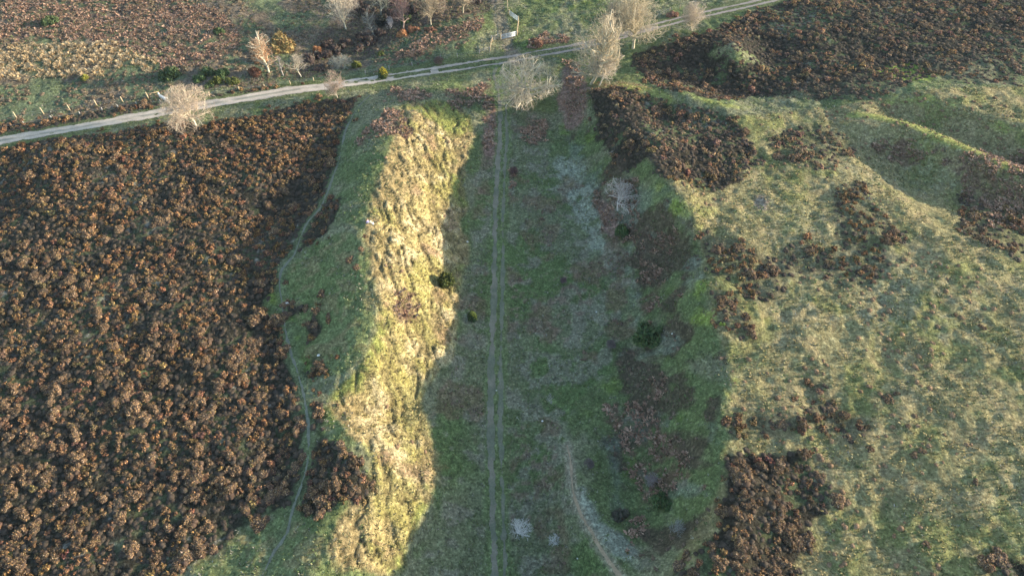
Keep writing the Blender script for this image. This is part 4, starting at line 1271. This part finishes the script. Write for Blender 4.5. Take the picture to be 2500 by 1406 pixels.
# ------------------------------------------------------------------ person resting on the crest of the bank
def skin_mesh(name, chains, m, parent, sub=1, root_at=0):
    """chains: list of [(x,y,z,r),...]; equal points are welded"""
    verts, rads, edges, ix = [], [], [], {}
    def vid(p):
        k = (round(p[0], 4), round(p[1], 4), round(p[2], 4))
        if k not in ix:
            ix[k] = len(verts); verts.append(k); rads.append(p[3])
        return ix[k]
    for ch in chains:
        for a, b in zip(ch[:-1], ch[1:]):
            edges.append((vid(a), vid(b)))
    me = bpy.data.meshes.new(name)
    me.from_pydata(verts, edges, [])
    me.materials.append(m)
    o = bpy.data.objects.new(name, me); C.objects.link(o); o.parent = parent
    md = o.modifiers.new("skin", 'SKIN'); md.use_smooth_shade = True
    for i, rv in enumerate(rads):
        me.skin_vertices[0].data[i].radius = (rv, rv)
        me.skin_vertices[0].data[i].use_root = (i == root_at)
    s = o.modifiers.new("sub", 'SUBSURF'); s.levels = sub; s.render_levels = sub
    return o


X, Y = gp(np.array([900.]), np.array([547.])); X, Y = float(X[0]), float(Y[0])
pr = empty("person", (X, Y, ground_z(X, Y)), -.15)
tag(pr, "person in a lilac jacket and cream trousers sitting on the bank crest facing the sun", "person")
pel = (0, 0, .13, .12); chest = (-.10, 0, .42, .13); neck = (-.09, 0, .60, .055); head0 = (-.07, 0, .70, .085); head1 = (-.05, 0, .80, .095); crownp = (-.06, 0, .88, .06)
chains = [[pel, (-.06, 0, .28, .115), chest, (-.10, 0, .53, .085), neck, head0, head1, crownp], [head1, (.045, 0, .79, .018)]]
for s in (-1, 1):
    chains.append([(-.10, 0, .53, .085), (-.10, .16 * s, .52, .055), (-.20, .24 * s, .30, .04), (-.22, .27 * s, .08, .028), (-.20, .28 * s, .03, .026)])
    w0 = (-.20, .28 * s, .03, .026)
    for j, (dx, dy, l) in enumerate([(.05, -.03, .05), (.07, -.012, .07), (.075, .005, .075), (.07, .022, .07), (.055, .038, .055)]):
        chains.append([w0, (-.20 + dx * .6, .28 * s + dy * s, .03, .010), (-.20 + dx * 1.5, .28 * s + dy * 1.3 * s, .015, .008)])
    chains.append([pel, (.05, .10 * s, .14, .085), (.40, .14 * s, .38, .06), (.72, .14 * s, .06, .04), (.86, .15 * s, .04, .035)])
skin_mesh("body", chains, MT['skin'], pr)
jc = [[(0, 0, .12, .15), (-.06, 0, .28, .145), (-.10, 0, .42, .16), (-.10, 0, .54, .11)]]
for s in (-1, 1): jc.append([(-.10, 0, .54, .11), (-.10, .17 * s, .52, .075), (-.20, .24 * s, .30, .06), (-.22, .27 * s, .10, .045)])
skin_mesh("jacket", jc, MT['lilac'], pr)
tc = []
for s in (-1, 1): tc.append([(0, 0, .12, .14), (.05, .10 * s, .14, .10), (.40, .14 * s, .38, .075), (.70, .14 * s, .08, .055)])
skin_mesh("trousers", tc, MT['cream'], pr)
skin_mesh("hair", [[(-.09, 0, .72, .085), (-.085, 0, .82, .105), (-.06, 0, .89, .075)]], MT['hair'], pr)
for s in (-1, 1):
    skin_mesh("shoe", [[(.70, .145 * s, .05, .05), (.80, .15 * s, .045, .05), (.90, .155 * s, .04, .04)]], MT['white'], pr)
P = place([(911, 550)])[0]
bg = empty("white_bag", P)
tag(bg, "white bag lying in the grass beside the seated person", "bag")
skin_mesh("bag_body", [[(-.15, 0, .12, .14), (0, .02, .16, .19), (.2, 0, .12, .15)]], MT['white'], bg, 2)
t = tubes([(np.array([-.1, .12, .28]), np.array([0, .16, .40]), .015, .015), (np.array([0, .16, .40]), np.array([.14, .12, .26]), .015, .015)], 5, (1, 1, 1), 0, 1)
mesh_np("handle", t[0], t[1], MT['white'], None, bg)

# pale stones lying on the floor of the cutting
for i, (a, b, s) in enumerate([(1141, 590, .16), (1212, 953, .10), (1324, 1028, .14), (1456, 761, .12), (1410, 1362, .10), (700, 741, .28), (778, 868, .2), (1640, 818, .12)]):
    p = place([(a, b)])[0]
    V, Fc = dome_faces(1)
    r = np.random.default_rng(i)
    V = V * (s * (1 + .35 * (r.random((len(V), 1)) - .5))) * np.array([1.2, 1, .8])
    o = mesh_np("pale_stone", V, Fc, MT['stone'])
    o.location = (p[0], p[1], p[2] + .02)
    tag(o, ["pale stone left of the track, level with the juniper", "tiny pale stone on the rutted track", "small pale stone right of the track below the thin sapling", "tiny pale stone on the floor left of the large evergreen",
            "tiny pale stone near the foot of the spur path", "flat pale stone beside the footpath", "pale stone in a small burrow in the turf", "pale stone right of the large evergreen"][i], "stone")

# ------------------------------------------------------------------ thin winter air
hb = join([box_vf((0, -700, 50), (0, 3600, 50), 5100, 116)])
hz = mesh_np("haze", hb[0], hb[1], MT['stone'])
hm = bpy.data.materials.new("haze_air"); hm.use_nodes = True
nt = hm.node_tree; nt.nodes.remove(nt.nodes["Principled BSDF"])
vol = nt.nodes.new("ShaderNodeVolumePrincipled")
vol.inputs["Color"].default_value = (.80, .88, 1, 1)
vol.inputs["Density"].default_value = .00005
vol.inputs["Anisotropy"].default_value = .1
nt.links.new(vol.outputs[0], nt.nodes["Material Output"].inputs["Volume"])
hz.data.materials.clear(); hz.data.materials.append(hm)
tag(hz, kind="stuff"); hz["label"] = "thin pale winter air over the whole heath"
